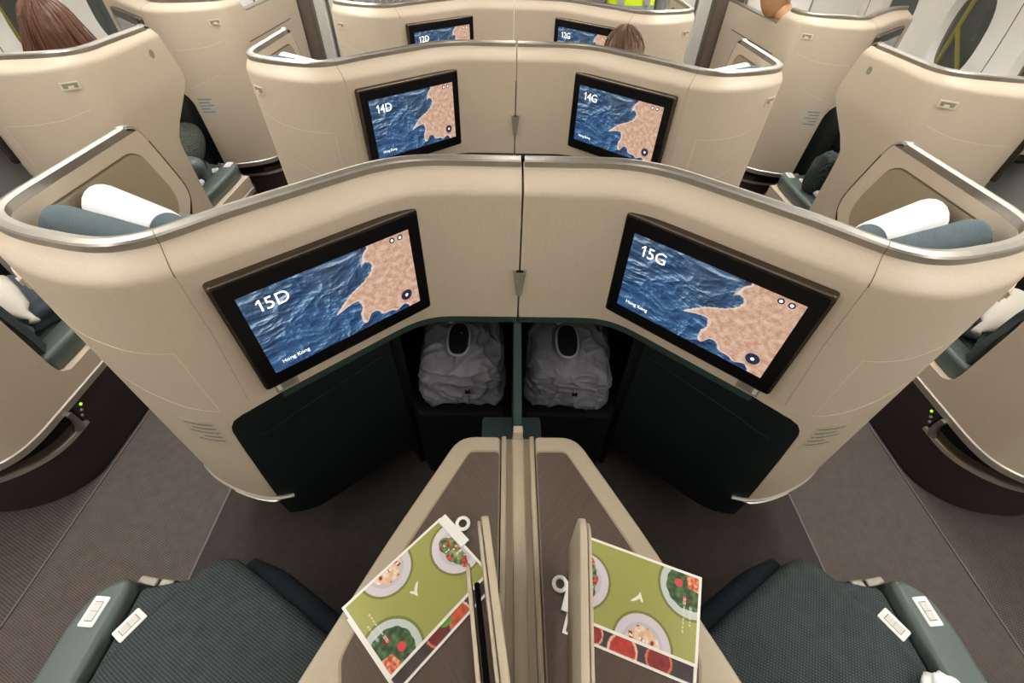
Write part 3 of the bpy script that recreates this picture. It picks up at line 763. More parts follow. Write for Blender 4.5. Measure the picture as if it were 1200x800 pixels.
# centre divider: two ridges and a slab, per row; partition in the footwell; wall clip
for row in (0, 1, 2):
    dy = PITCHY[row+1]
    root = thing('centre_divider', (0, dy+.1, 0), ['champagne divider rail between the two front-most consoles with the menus', 'divider rail in the gap between the nearest and second centre shells', 'short divider rail between the second centre shells and the third ones'][row], 'divider')
    yl = 1.11 if row == 0 else .34; ym = dy+.65-yl/2
    for s in (-1, 1):
        build('ridge', bbox((s*.0375, ym, .3245), (.013, yl, .603), bev=.004), CONS, root, smooth=True, sm_angle=R(40))
    build('rail_slab', bbox((0, ym, .32), (.030, yl, .620), bev=.005), CONS, root, smooth=True, sm_angle=R(40))
    build('rail_floor', bbox((0, ym, .304), (.066, yl, .608)), BEIGE_IN, root)
    build('end_cap', bbox((0, dy+.645, .638), (.026, .022, .06), bev=.004), CONS, root, smooth=True, sm_angle=R(40))
    # partition between footwells
    pr = [(.652, .02), (.652, .615), (.70, .66), (.955, .757), (1.43, .757), (1.43, .02)]
    b = prism(pr, -.011, .011)
    for v in b.verts: v.co = Vector((v.co.z, v.co.x+dy, v.co.y))
    tag(build('footwell_partition', b, GREEN_LIP), 'upright dark green partition between the footwells under the monitors reading %s' % (SEATNO[row]), 'partition', 'footwell partitions')
    b = bbox((-.004, dy+.78, .11), (.19, .25, .20), bev=.01)
    # wedge-shaped clip on the wall joint
    root = thing('wall_clip', (0, dy+.955, .90), 'small grey wedge clip on the joint between monitors %sD and %sG' % (SEATNO[row], SEATNO[row]), 'clip', 'wedge clips on the centre joints')
    A = [[Vector((-.019, dy+.9635, .953)), Vector((-.011, dy+.945, .953)), Vector((.011, dy+.945, .953)), Vector((.019, dy+.9635, .953))],
         [Vector((-.008, dy+.9635, .868)), Vector((-.005, dy+.953, .868)), Vector((.005, dy+.953, .868)), Vector((.008, dy+.9635, .868))]]
    B = [[Vector((p.x*.7, p.y+.0045, p.z)) if 0 < i < 3 else p.copy() for i, p in enumerate(r)] for r in A]
    build('clip_body', solid_grid(A, B), PLATEG, root)
    build('clip_hollow', ([Vector((-.010, dy+.962, .9525)), Vector((-.006, dy+.950, .9525)), Vector((.006, dy+.950, .9525)), Vector((.010, dy+.962, .9525)), Vector((-.010, dy+.962, .94)), Vector((-.006, dy+.950, .94)), Vector((.006, dy+.950, .94)), Vector((.010, dy+.962, .94))],
          [(0, 1, 2, 3), (4, 5, 6, 7), (0, 1, 5, 4), (1, 2, 6, 5), (2, 3, 7, 6)]), BLACKM, root)
tag(build('footwell_step', bbox((-.012, .765, .21), (.20, .20, .40), bev=.012), TEALB, smooth=True, sm_angle=R(40)), 'dark green padded block on the floor between the front-most footwells, below the grey bags', 'block')

# ------------------------------------------------------------------ bedding bags
def bag(cx, cy, rz, seed, label):
    root = thing('bedding_bag', (cx, cy, .421), label, 'bag', 'grey bedding bags')
    b = bmesh.new(); bmesh.ops.create_cube(b, size=2); bmesh.ops.subdivide_edges(b, edges=b.edges, cuts=64, use_grid_fill=True)
    T = Matrix.Translation((cx, cy, .421)) @ Matrix.Rotation(rz, 4, 'Z')
    sx, sy, sz = .145, .235, .088
    for v in b.verts:
        p = v.co.copy(); n = 8
        L = (abs(p.x)**n+abs(p.y)**n+abs(p.z)**n)**(1/n); q = p/L
        taper = 1-.10*max(0, q.z)
        w = Vector((q.x*sx*taper, q.y*sy*(1-.05*max(0, q.z)), q.z*sz))
        k = Vector((w.x*9+seed*7, w.y*9, w.z*16))
        crease = 1-abs(noise.noise(k+noise.noise_vector(k*.8)*1.2))*2.2
        k3 = Vector((w.x*16+seed*3, w.y*11+w.z*9, w.z*26)); cr2 = 1-abs(noise.noise(k3+noise.noise_vector(k3*.6)*1.4))*2.6
        d = max(0, crease)**2.5*.010-.004+noise.noise(k*2.2)*.004+max(0, cr2)**2*.0065
        if abs(q.z) < .45: d -= .012*(1-abs(q.z)/.45)*(1 if q.y < 0 else .5)*(math.sin(q.x*9+seed)*.3+.7)
        w += q.normalized()*d; w.z = max(-sz, w.z)
        if w.z > 0: w.z += .008*math.cos(min(1.5, abs(q.x)*1.5))
        v.co = T @ (w+Vector((0, 0, sz)))
    build('bag_body', b, BAG, root, smooth=True)
    hx, hy = -.01, -.085
    zt = 2*sz+.0145
    def oval(rx, ry, z, n=32):
        return [T @ Vector((hx+math.copysign(abs(math.cos(a))**.75, math.cos(a))*rx, hy+math.copysign(abs(math.sin(a))**.75, math.sin(a))*ry, z)) for a in [2*math.pi*k/n for k in range(n)]]
    build('handle_ring', tube(oval(.036, .075, zt), .0055, 8, closed=True, flat=.6), BAG_D, root, smooth=True)
    bb = bmesh.new(); bb.faces.new([bb.verts.new(p) for p in oval(.033, .072, zt)]); r_ = bmesh.ops.extrude_face_region(bb, geom=bb.faces[:])
    for v in [g for g in r_['geom'] if isinstance(g, bmesh.types.BMVert)]: v.co.z += .004
    build('handle_opening', bb, BLACKM, root)
    build('tag_tab', xf(bbox((hx-.028, hy+.085, zt+.004), (.022, .018, .002), R(40), .0005), T), LABEL, root)
    # draw cord with buckle on the front face
    build('front_strap', tube([T @ Vector((.02, -sy-.003, z)) for z in (.03, .06, .09, .12)], .004, 8, flat=.5), BAG_D, root, smooth=True)
    build('buckle', xf(bbox((.02, -sy-.006, .10), (.018, .008, .012), 0, .002), T), BLACKM, root)
bag(-.186, 1.120, R(2), 1.0, 'grey wrinkled bedding bag stowed left of the green footwell partition')
bag(.190, 1.115, R(-4), 3.3, 'grey wrinkled bedding bag stowed right of the green footwell partition')

# ------------------------------------------------------------------ menus
def plate_food(x, y, cx, cy, r, style):
    d = math.hypot(x-cx, y-cy)
    if d > r*1.09: return None
    if d > r:
        return 'shade'
    rimc = {0: (216, 208, 214), 1: (212, 203, 208), 2: (196, 204, 198)}[style]
    c = lerp3(rimc, [q*.93 for q in rimc], 1 if d < r*.72 else 0)
    n1 = noise.noise(Vector((x*95, y*95, style*5))); n2 = noise.noise(Vector((x*60+7, y*60, style*3))); n3 = noise.noise(Vector((x*150, y*150+4, 1)))
    if style == 0 and math.hypot((x-cx-.22*r)/.33, (y-cy)/.78) < r*(1+.35*n2):
        c = lerp3((52, 84, 44), (176, 180, 120), .5+n1)
        if n2+n1*.5 > .2: c = lerp3((140, 26, 22), (210, 84, 60), .5+n3*1.3)
        if n3 > .45: c = (232, 226, 206)
    if style == 1 and d < r*(.60+.15*n2):
        c = lerp3((236, 214, 188), (208, 150, 100), .4+n1)
        if n1 > .28: c = (150, 26, 26)
        if n3 > .4: c = (244, 238, 230)
    if style == 2 and d < r*(.78+.12*n2):
        c = lerp3((34, 62, 36), (92, 124, 66), .45+n1)
        if math.hypot(x-cx-r*.30, (y-cy-r*.35)*1.1) < r*(.40+.25*n2): c = lerp3((190, 74, 40), (232, 168, 130), .5+n3*1.2)
        if math.hypot(x-cx+r*.35, y-cy-r*.05) < r*.14 or math.hypot(x-cx+.1*r, y-cy+.45*r) < r*.125: c = lerp3((130, 20, 30), (214, 70, 66), .5+(cx-x+y-cy)/r*2.2+n3)
    return c
MW, MH = .262, .171
WING = [(.120, .0712), (.127, .0730), (.1335, .0772), (.1385, .0822), (.1446, .0762), (.1468, .0785), (.1418, .088), (.1388, .0958), (.1362, .0908), (.1325, .0845), (.1265, .0788)]
def menu_green(u, v):
    x, y = u*MW, v*MH
    bd = .0055
    if x < bd or y < bd or x > MW-bd or y > MH-bd: return (240, 236, 226)
    c = lerp3((150, 153, 70), (174, 171, 106), u*.6+noise.noise(Vector((x*8, y*8, 0)))*.3)
    for (cx, cy, r, st) in ((.016, .078, .056, 0), (.155, .000, .056, 1), (.236, .140, .060, 2)):
        q = plate_food(x, y, cx, cy, r, st)
        if q == 'shade': c = lerp3(c, (96, 100, 40), .6)
        elif q: c = q
    # white brush-wing mark
    if .117 < x < .149 and .069 < y < .098 and inpoly(x, y, WING): c = (240, 236, 220)
    # fine pale print, too small to read
    if .2265 < x < .2325 and .050 < y < .119:
        k = (y-.050)/.0076; big = y > .103
        if (k % 1) < (.72 if not big else .85) and noise.noise(Vector((x*900, y*900, 7))) > -.22 and (big or .2275 < x < .2312): c = lerp3(c, (224, 224, 200), .8)
    if .2395 < x < .2450 and .066 < y < .104:
        k = (y-.066)/.0062; big = y > .091
        if (k % 1) < (.66 if not big else .85) and noise.noise(Vector((x*900, y*900, 9))) > -.2 and (big or .2405 < x < .2438): c = lerp3(c, (224, 224, 200), .8)
    return c
def menu_dark(u, v):
    x, y = u*MW, v*MH; bd = .0055
    if x < bd or y < bd or x > MW-bd or y > MH-bd: return (240, 236, 226)
    c = lerp3((52, 42, 42), (74, 62, 60), .5+noise.noise(Vector((x*40, y*8, 0))))
    for cx, cy, r, cc, c2 in ((.10, .158, .030, (214, 92, 60), (240, 200, 180)), (.145, .150, .028, (120, 40, 30), (206, 120, 70)), (.12, .012, .030, (206, 60, 40), (240, 190, 170)), (.19, .02, .026, (150, 40, 34), (206, 120, 80)), (.06, .02, .02, (170, 50, 40), (230, 170, 140))):
        d = math.hypot(x-cx, y-cy)
        if d < r: c = lerp3(cc, [q*.8 for q in cc], noise.noise(Vector((x*90, y*90, 2)))+.5) if d < r*.85 else c2
    if math.hypot((x-.122)*.6, y-.147) < .008: c = (90, 150, 50)
    return c
ME_GREEN = picture_mesh('printed_cover', MW, MH, 400, 262, menu_green, MENUPIC)
ME_DARK = picture_mesh('printed_cover', MW, MH, 150, 90, menu_dark, MENUPIC)
def card(B, A, zb, me, label, flipv, clip=False, txt=False):
    """B = corner at (u=0,v=0), A = corner at (u=1,v=0), world xy"""
    Bv, Av = Vector(B), Vector(A); X = (Av-Bv).normalized(); Yd = Vector((X.y, -X.x)) if flipv else Vector((-X.y, X.x))   # v direction
    root = thing('menu_card', (*(Bv+X*MW/2+Yd*MH/2), zb), label, 'menu', 'printed menu cards')
    Z = Vector((0, 0, 1)); c = Bv+X*MW/2+Yd*MH/2
    def T(x, v, z): q = Bv+X*x+Yd*v; return Vector((q.x, q.y, zb+z))
    b = bmesh.new(); A_ = [[T(x, v, .0012) for x in (0, MW)] for v in (0, MH)]; B_ = [[T(x, v, 0) for x in (0, MW)] for v in (0, MH)]
    cb = build('card', solid_grid(A_, B_), PAPER, root)
    o = bpy.data.objects.new('printed_cover', me); col.objects.link(o); o.parent = root
    up = Vector((X.x, X.y, 0)); yv = Vector((-Yd.x, -Yd.y, 0)); Mx = Matrix((up, yv, up.cross(yv))).transposed().to_4x4()
    Mx.translation = Vector((c.x, c.y, zb+.0015))-ORG[root]; o.matrix_local = Mx
    if clip:
        r = thing('paper_clip', T(0, .05, .0015), 'white clip with round ring on the edge of the %s menu' % clip, 'clip', 'white ring clips on the menus')
        A_ = [[T(x, v, .007) for x in (.010, -.013)] for v in (.004, .088)]; B_ = [[T(x, v, .0017) for x in (.010, -.013)] for v in (.004, .088)]
        build('clip_jaw', solid_grid(A_, B_), WHITE, r)
        ring = [T(-.028+math.cos(a)*.0135, .050+math.sin(a)*.0135, .0060) for a in [2*math.pi*k/28 for k in range(28)]]
        build('clip_ring', tube(ring, .0042, 8, closed=True, flat=.5), WHITE, r, smooth=True)
    return root

A_L = Vector((-.3705, .2362)); X_ = (A_L-Vector((-.176, .436))).normalized(); Y_ = Vector((-X_.y, X_.x)); B_L = A_L-X_*MW
card(tuple(B_L+Y_*.026+X_*.004), tuple(A_L+Y_*.026+X_*.004), .6224, ME_DARK, 'dark menu card with fruit photo peeking out under the green menu left of the divider', False)
card(tuple(B_L), tuple(A_L), .6245, ME_GREEN, 'green menu card with three plates of food, left of the divider', False, clip='left green', txt=True)
X_ = Vector((.939, -.344)); Y_ = Vector((.344, .939)); A_R = Vector((.341, .134)); B_R = A_R-X_*MW
card(tuple(B_R-Y_*.033), tuple(A_R-Y_*.033), .6224, ME_DARK, 'dark menu card with fruit photo peeking out under the green menu right of the divider', False)
card(tuple(B_R), tuple(A_R), .6245, ME_GREEN, 'green menu card with three plates of food, right of the divider', False, clip='right green', txt=True)

# ------------------------------------------------------------------ pillows
def roll(a, b, r, n=22, flat=1.0, e=.35, bm=None):
    """soft bolster from a to b"""
    a, b = Vector(a), Vector(b); path = []; rad = []
    for i in range(n+1):
        t = i/n; k = min(t, 1-t)*(b-a).length/r
        path.append(a.lerp(b, t)); rad.append(max(.002, r*math.sqrt(max(0, 1-(1-min(1, k))**2)))*(1+.03*noise.noise(Vector((t*4, a.x*5, 0)))))
    return tube(path, rad, 20, bm=bm, flat=flat)
def pillows(side, row):
    mp = mapper('center', side, PITCHY[row+1]); sn = SEATNO[row]+('D' if side < 0 else 'G')
    o = build('pillow', roll(mp(1.00, .825, 1.140), mp(.64, .715, 1.115), .047, flat=1.5), PILFAB, smooth=True)
    tag(o, 'grey teal pillow roll lying nearest the rim behind monitor %s' % sn, 'pillow', 'pillow rolls above the seats')
    a, b_ = mp(1.003, .955, 1.125), mp(.635, .775, 1.105)
    root = thing('pillow', tuple((a+b_)/2-Vector((0, 0, .07))), 'grey teal pillow with a white sleeve behind monitor %s' % sn, 'pillow', 'sleeved pillows above the seats')
    build('pillow_body', roll(a, b_, .046, flat=1.3), PILFAB, root, smooth=True)
    d = (b_-a); p = [a+d*t for t in [.05+.56*i/14 for i in range(15)]]
    build('white_sleeve', tube(p, [.040]+[.0495]*13+[.047], 22, flat=1.3), CLOTHW, root, smooth=True, sm_angle=R(50))
for row in (0, 1):
    for side in (-1, 1): pillows(side, row)

# things on the window seats seen through the cut-outs
def blob(c, s, m, rz=0, amp=.15, sc=3, name='cloth', parent=None, seed=0, e=1):
    def f(p):
        q = sqr(p, e); return q*(1+amp*noise.noise(p*sc+Vector((seed, 0, 0)))*1.6+amp*.6*noise.noise(p*sc*2.7+Vector((0, seed, 0))))
    return build(name, ellipsoid(c, s, Matrix.Rotation(rz, 4, 'Z'), 48, 28, f), m, parent, smooth=True)
for side in (-1, 1):
    mp = mapper('window', side, PITCHY[1]); w_ = 'left' if side < 0 else 'right'
    tag(blob(mp(.78, 1.30, .51), (.17, .13, .055), mat('slate blanket '+w_, (58, 70, 78), .9, bump=.4, bscale=60, var=.1, vscale=20), R(20)*side, .16, 2.2, 'folded_blanket', seed=side*3, e=.7), 'slate folded blanket on the window seat at the %s frame edge' % w_, 'blanket', 'blankets on the window seats')
    tag(blob(mp(.90, 1.11, .53), (.06, .055, .05), mat('teal pouch '+w_, (78, 96, 94), .7, bump=.3, bscale=60), R(30)*side, .14, 2, 'soft_pouch', seed=side*5, e=.75), 'small sage pouch beside the blanket at the %s frame edge' % w_, 'pouch', 'pouches on the window seats')
    b = tube([mp(.66, 1.33, .56), mp(.74, 1.29, .60), mp(.82, 1.24, .60), mp(.90, 1.185, .585), mp(.94, 1.165, .58), mp(.985, 1.15, .575), mp(1.0, 1.14, .57)], [.04, .060, .058, .045, .022, .012, .016], 16, flat=.6)
    for v in b.verts: v.co += noise.noise_vector(v.co*22)*.008
    tag(build('plastic_wrap', b, CREAMP, smooth=True), 'cream wrapped bundle lying on the blanket at the %s frame edge' % w_, 'wrapped bundle', 'wrapped bundles on the window seats')
    # third row seat
    mp = mapper('window', side, PITCHY[2])
    if side < 0:
        b = ellipsoid(mp(.70, 1.50, .56), (.13, .30, .075), Matrix.Rotation(R(24), 4, 'Z'), 32, 20, lambda p: sqr(p, .75))
        r_ = thing('throw_pillow', mp(.76, 1.50, .485), 'dark speckled throw pillow on the left window seat past the tall shell', 'pillow')
        build('pillow_cover', b, SPECK, r_, smooth=True)
        b = ellipsoid(mp(.855, 1.235, .545), (.105, .075, .058), Matrix.Rotation(R(24), 4, 'Z'), 24, 14, lambda p: sqr(p, .8))
        build('pillow_base', b, GREEN_AR, r_, smooth=True)
    else:
        tag(blob(mp(.93, 1.24, .58), (.09, .07, .12), SEATFAB, R(30), .08, 2, 'small_cushion', seed=2, e=.8), 'small dark cushion on the right window seat past the tall shell', 'cushion')
    tag(blob(mp(.955, 1.13, .505), (.018, .05, .02), CLOTHW, R(20)*side, .1, 2, 'tissue', seed=1), 'crumpled white tissue beside the green armrest of the %s window seat' % w_, 'tissue')
tag(blob((.905, .092, .492), (.045, .05, .028), CLOTHW, R(-20), .12, 2, 'white_cloth', seed=4, e=.8), 'white cloth lying on the bottom right seat at the frame edge', 'cloth')

# ------------------------------------------------------------------ cabin
struct('floor', bbox((0, 2.3, -.025), (5.6, 9.0, .05)), CARPET)
# carpet zones lie on the floor as thin inlays
struct('floor_window_left', bbox((-2.2, 2.3, .001), (1.138, 8.9, .004)), CARPET_OUT)
struct('floor_window_right', bbox((2.2, 2.3, .001), (1.138, 8.9, .004)), CARPET_OUT)
struct('floor_centre', bbox((0, 2.3, .001), (2.22, 8.9, .004)), CARPET_SHADED)
SEAMM = mat('carpet seam cover', (104, 90, 92), .45)
for i, x in enumerate((-1.631, -1.111, 1.111, 1.631)):
    struct('trim_%d' % (i+1), bbox((x, 2.3, .0025), (.006, 8.9, .004)), SEAMM)
# side walls with oval windows
def side_wall(side):
    def X(z): return side*(2.72-.0*z-.16*max(0, z-1.0)**1.6)
    b = bmesh.new(); bay = .635; y0 = 3.20 if side > 0 else 3.05
    zc, rz, ry = 1.11, .215, .155
    ks = range(-7, 6)
    NV = 32
    def ov(a, s, yc):
        ca, sa = math.cos(a), math.sin(a); return yc+math.copysign(abs(ca)**.8, ca)*ry*s, zc+math.copysign(abs(sa)**.8, sa)*rz*s
    def sq(a, yc):
        ca, sa = math.cos(a), math.sin(a); m = max(abs(ca), abs(sa)); return yc+ca/m*bay/2, zc+sa/m*.32
    for k in ks:
        yc = y0+k*bay; rings = []
        for f, dx in (('sq', 0), (1.32, 0), (1.14, .012), (1.06, .04), (1.0, .06)):
            ring = []
            for i in range(NV):
                a = 2*math.pi*i/NV+math.pi/4
                y, z = sq(a, yc) if f == 'sq' else ov(a, f, yc)
                ring.append(b.verts.new((X(z)+side*dx, y, z)))
            rings.append(ring)
        for r1, r2 in zip(rings, rings[1:]):
            for i in range(NV): b.faces.new([r1[i], r1[(i+1) % NV], r2[(i+1) % NV], r2[i]])
        # above and below
        for za, zb in ((0, zc-.32), (zc+.32, 1.62), (1.62, 1.85), (1.85, 2.1)):
            q = [b.verts.new((X(z), y, z)) for y, z in ((yc-bay/2, za), (yc+bay/2, za), (yc+bay/2, zb), (yc-bay/2, zb))]; b.faces.new(q)
    bmesh.ops.remove_doubles(b, verts=b.verts, dist=1e-4)
    w = build('wall_left' if side < 0 else 'wall_right', b, CREAMW, smooth=True, sm_angle=R(40)); w['kind'] = 'structure'
    for n_, k in enumerate((-2, -1, 0, 1)):
        yc = y0+k*bay; bm = bmesh.new()
        ring = [bm.verts.new((X(ov(2*math.pi*i/NV, 1.01, yc)[1])+side*.063, *ov(2*math.pi*i/NV, 1.01, yc))) for i in range(NV)]; bm.faces.new(ring)
        g = struct('window_%d' % (n_+1+(4 if side > 0 else 0)), bm, GLASS)
        ring = [Vector((X(ov(2*math.pi*i/NV, .99, yc)[1])+side*.058, *ov(2*math.pi*i/NV, .99, yc))) for i in range(NV)]
        fr = build('window_seal', tube(ring, .006, 6, closed=True), LABEL_T, g)
    for k in (-3, -1, 1):   # panel joints
        yj = y0+(k+.0)*bay+bay/2
        bm = bmesh.new(); A = [[Vector((X(z)-side*.001, yj+dy_, z)) for z in [i*.1 for i in range(21)]] for dy_ in (-.003, .003)]; B = [[p+Vector((side*.002, 0, 0)) for p in r] for r in A]
        bm.free(); o = struct('trim_%d' % (10+k+(20 if side > 0 else 0)), solid_grid(A, B), SEAMM)
side_wall(-1); side_wall(1)
struct('ceiling', bbox((0, 2.1, 2.22), (5.3, 8.6, .04)), CREAMW)
struct('wall_back', bbox((0, -2.15, 1.1), (5.4, .05, 2.2)), CREAMW)
struct('wall_front', bbox((0, 6.1, 1.1), (5.4, .05, 2.2)), CREAMW)
# overhead bins and lamps
for s, x in (('left', -2.15), ('right', 2.15)):
    pr_ = rounded([(x-.42, 1.88), (x+.42, 1.88), (x+.42, 2.19), (x-.42, 2.19)], .08)
    b = prism(pr_, -1.9, 5.9)
    for v in b.verts: v.co = Vector((v.co.x, v.co.z, v.co.y))
    struct('trim_bin_'+s, b, CREAMW)
LAMP = mat('cabin light diffuser', (255, 255, 255), .5, emit=(253, 250, 248), estr=LAMP_STR)
LAMPS = [mat('cabin light diffuser %d' % i, (255, 255, 255), .5, emit=(253, 250, 248), estr=LAMP_STR*f_) for i, f_ in enumerate((.75, .95, 1.2, 1.45))]
for x, xn in ((-1.45, 'left aisle'), (0, 'centre line'), (1.45, 'right aisle')):
    for k, (y, st_) in enumerate(((-1.2, 0), (.2, 1), (1.6, 2), (3.0, 3), (4.4, 3))):
        r_ = thing('ceiling_light', (x, y, 2.17), 'long warm white ceiling light above the %s' % xn, 'ceiling light', 'ceiling lights above the %s' % xn)
        build('light_frame', bbox((x, y, 2.19), (.34, 1.26, .02), bev=.006), WHITEP, r_)
        build('diffuser', bbox((x, y, 2.174), (.30 if x else .05, 1.22, .014), bev=.004), LAMPS[st_], r_)
for side in (-1, 1):
    for k, y in enumerate((-.6, .8, 2.2, 3.6, 5.0)):
        w_ = 'left' if side < 0 else 'right'
        r_ = thing('sidewall_light', (side*2.34, y, 1.865), 'warm white wash light under the %s overhead bin' % w_, 'wash light', 'wash lights under the %s overhead bin' % w_)
        build('light_frame', bbox((side*2.36, y, 1.874), (.10, 1.30, .010), bev=.003), WHITEP, r_)
        build('diffuser', bbox((side*2.36, y, 1.866), (.07, 1.26, .008), bev=.002), LAMP, r_)
# front partitions and posts
for side in (-1, 1):
    w_ = 'left' if side < 0 else 'right'
    root = thing('cabin_partition', (side*2.1, 4.28, 0), 'cream cabin partition ending in a dark wood post at the %s aisle' % w_, 'partition')
    build('partition_panel', bbox((side*2.26, 4.28, 1.05), (.95, .06, 2.1), bev=.006), CREAMW, root)
    plabel(build('wood_post', bbox((side*1.675, 4.26, 1.05), (.215, .12, 2.1), bev=.012), WOODP, root, smooth=True, sm_angle=R(40)), 'dark walnut post')
    build('post_strip', bbox((side*1.795, 4.20, 1.05), (.018, .02, 2.1), bev=.004), STEEL, root)
    plabel(build('notice_frame', bbox((side*2.16, 4.243, 1.02), (.34, .012, .50), bev=.003), STEEL, root), 'grey framed white panel')
    build('notice_panel', bbox((side*2.16, 4.236, 1.02), (.31, .008, .47), bev=.002), WHITEP, root)
    root = thing('galley_door_frame', (side*1.6, 4.9, 0), 'cream upright door frame beyond the dark post at the %s aisle' % w_, 'door frame')
    build('jamb', bbox((side*1.76, 4.95, 1.05), (.16, .10, 2.1), bev=.01), CREAMW, root)
    build('jamb_gap', bbox((side*1.665, 4.97, 1.05), (.02, .08, 2.1)), LABEL_T, root)
    build('jamb', bbox((side*1.56, 4.95, 1.05), (.17, .10, 2.1), bev=.01), CREAMW, root)
CURT = mat('grey galley curtain', (150, 148, 142), .9, var=.12, vscale=30, stretch=(8, 8, .2))
for x0, x1, nm in ((-1.30, -.72, 'left'), (1.02, 1.42, 'right')):
    n = 60; A = [[Vector((x0+(x1-x0)*i/n, 5.2+.022*math.sin(i*.9), z)) for i in range(n+1)] for z in (.03, 2.1)]; B = [[p+Vector((0, .006, 0)) for p in r] for r in A]
    tag(build('curtain', solid_grid(A, B), CURT, smooth=True, sm_angle=R(60)), 'grey pleated curtain hanging beyond the third row, %s of the centre' % nm, 'curtain')
root = thing('galley_cabinet', (0, 5.4, 0), 'white galley cabinet beyond the third row centre shells', 'cabinet')
build('cabinet_body', bbox((0, 5.5, 1.0), (1.3, .5, 2.0), bev=.01), CREAMW, root)
for i in range(3): 
    d_ = build('door', bbox((-.42+i*.42, 5.24, 1.0), (.39, .02, 1.8), bev=.006), WHITEP, root)
    build('door_handle', bbox((-.42+i*.42+.15, 5.222, 1.05), (.02, .02, .14), bev=.004), STEEL, d_)
# outside the windows: apron with painted lines
APR = mat('apron concrete', (92, 92, 84), .9, var=.1, vscale=2)
VEHB = mat('dull vehicle grey', (104, 106, 98), .7, var=.15, vscale=3)
YEL = mat('yellow paint', (196, 178, 84), .8)
for side in (-1, 1):
    g = build('apron', bbox((side*16, 6, -4.6), (24, 40, .05)), APR); g['kind'] = 'structure'; g.name = 'ground_left' if side < 0 else 'ground_right'
    w_ = 'left' if side < 0 else 'right'
    root = thing('service_vehicle', (side*7.2, 7.4, -4.57), 'grey service vehicle with a yellow lattice frame outside the %s window' % w_, 'service vehicle')
    build('box_body', bbox((side*8.3, 7.8, -1.5), (2.0, 5.8, 5.2), bev=.08), VEHB, root)
    build('cab', bbox((side*8.1, 11.3, -2.6), (1.9, 1.4, 2.6), bev=.2), VEHB, root)
    for yy in (5.4, 8.9):
        for xx in (7.6, 9.0): build('wheel', xf(tube([(-.16, 0, 0), (.16, 0, 0)], .45, 20), Matrix.Translation((side*xx, yy, -4.12))), BLACKM, root)
    for (y0_, z0_), (y1_, z1_) in (((7.7, -1.3), (7.7, .7)), ((8.5, -1.3), (8.5, .7)), ((7.7, -1.3), (8.5, -.5)), ((7.7, -.5), (8.5, .3)), ((7.7, -.5), (8.5, -.5)), ((7.5, -1.3), (9.6, -1.3)), ((9.2, -1.3), (9.2, .7))):
        build('frame_bar', tube([(side*7.22, y0_, z0_), (side*7.22, y1_, z1_)], .03, 8), YEL, root)
    build('white_stripe', bbox((side*7.28, 7.6, .75), (.03, 3.0, .06)), WHITEP, root)
# ------------------------------------------------------------------ people
def skin_body(name, V, E, rad, m, parent):
    me = bpy.data.meshes.new(name); org = ORG[parent]; me.from_pydata([Vector(v)-org for v in V], E, []); o = bpy.data.objects.new(name, me); col.objects.link(o)
    mo = o.modifiers.new('s', 'SKIN'); sv = me.skin_vertices[0].data
    for i, r_ in enumerate(rad): sv[i].radius = (r_, r_) if not isinstance(r_, tuple) else r_
    sv[0].use_root = True
    sb = o.modifiers.new('b', 'SUBSURF'); sb.levels = 2; sb.render_levels = 2
    dg = bpy.context.evaluated_depsgraph_get(); m2 = bpy.data.meshes.new_from_object(o.evaluated_get(dg)); bpy.data.objects.remove(o)
    o = bpy.data.objects.new(name, m2); col.objects.link(o); o.parent = parent; ORG[o] = org
    m2.materials.clear(); m2.materials.append(m)
    for p in m2.polygons: p.use_smooth = True
    return o
def head(c, yaw, pitch, parent, s=1.0):
    """head with face, ears: local +y is the facing direction"""
    Tm = Matrix.Translation(c) @ Matrix.Rotation(yaw, 4, 'Z') @ Matrix.Rotation(pitch, 4, 'X') @ Matrix.Scale(s, 4)
    def f(p):
        q = p.copy()
        if q.z < 0: q.x *= 1-.28*(-q.z)**1.5; q.y *= 1-.10*(-q.z)
        if q.y > .5 and abs(q.z+.12) < .25 and abs(q.x) < .22: q.y += .16*(1-abs(q.z+.12)/.25)*(1-abs(q.x)/.22)
        if q.y > .4 and abs(q.z-.05) < .16 and .2 < abs(q.x) < .55: q.y -= .07
        return q
    b = ellipsoid((0, 0, 0), (.076, .098, .118), None, 40, 28, f)
    for s_ in (-1, 1):
        e = ellipsoid((s_*.078, -.006, -.01), (.010, .018, .030), Matrix.Rotation(R(-18)*s_, 4, 'Z'), 14, 10); merge(b, e)
        e = ellipsoid((s_*.030, .086, .012), (.012, .008, .007), None, 10, 8); merge(b, e)
    merge(b, ellipsoid((0, .088, -.058), (.024, .010, .007), None, 12, 8))
    xf(b, Tm); return build('head', b, SKIN, parent, smooth=True), Tm
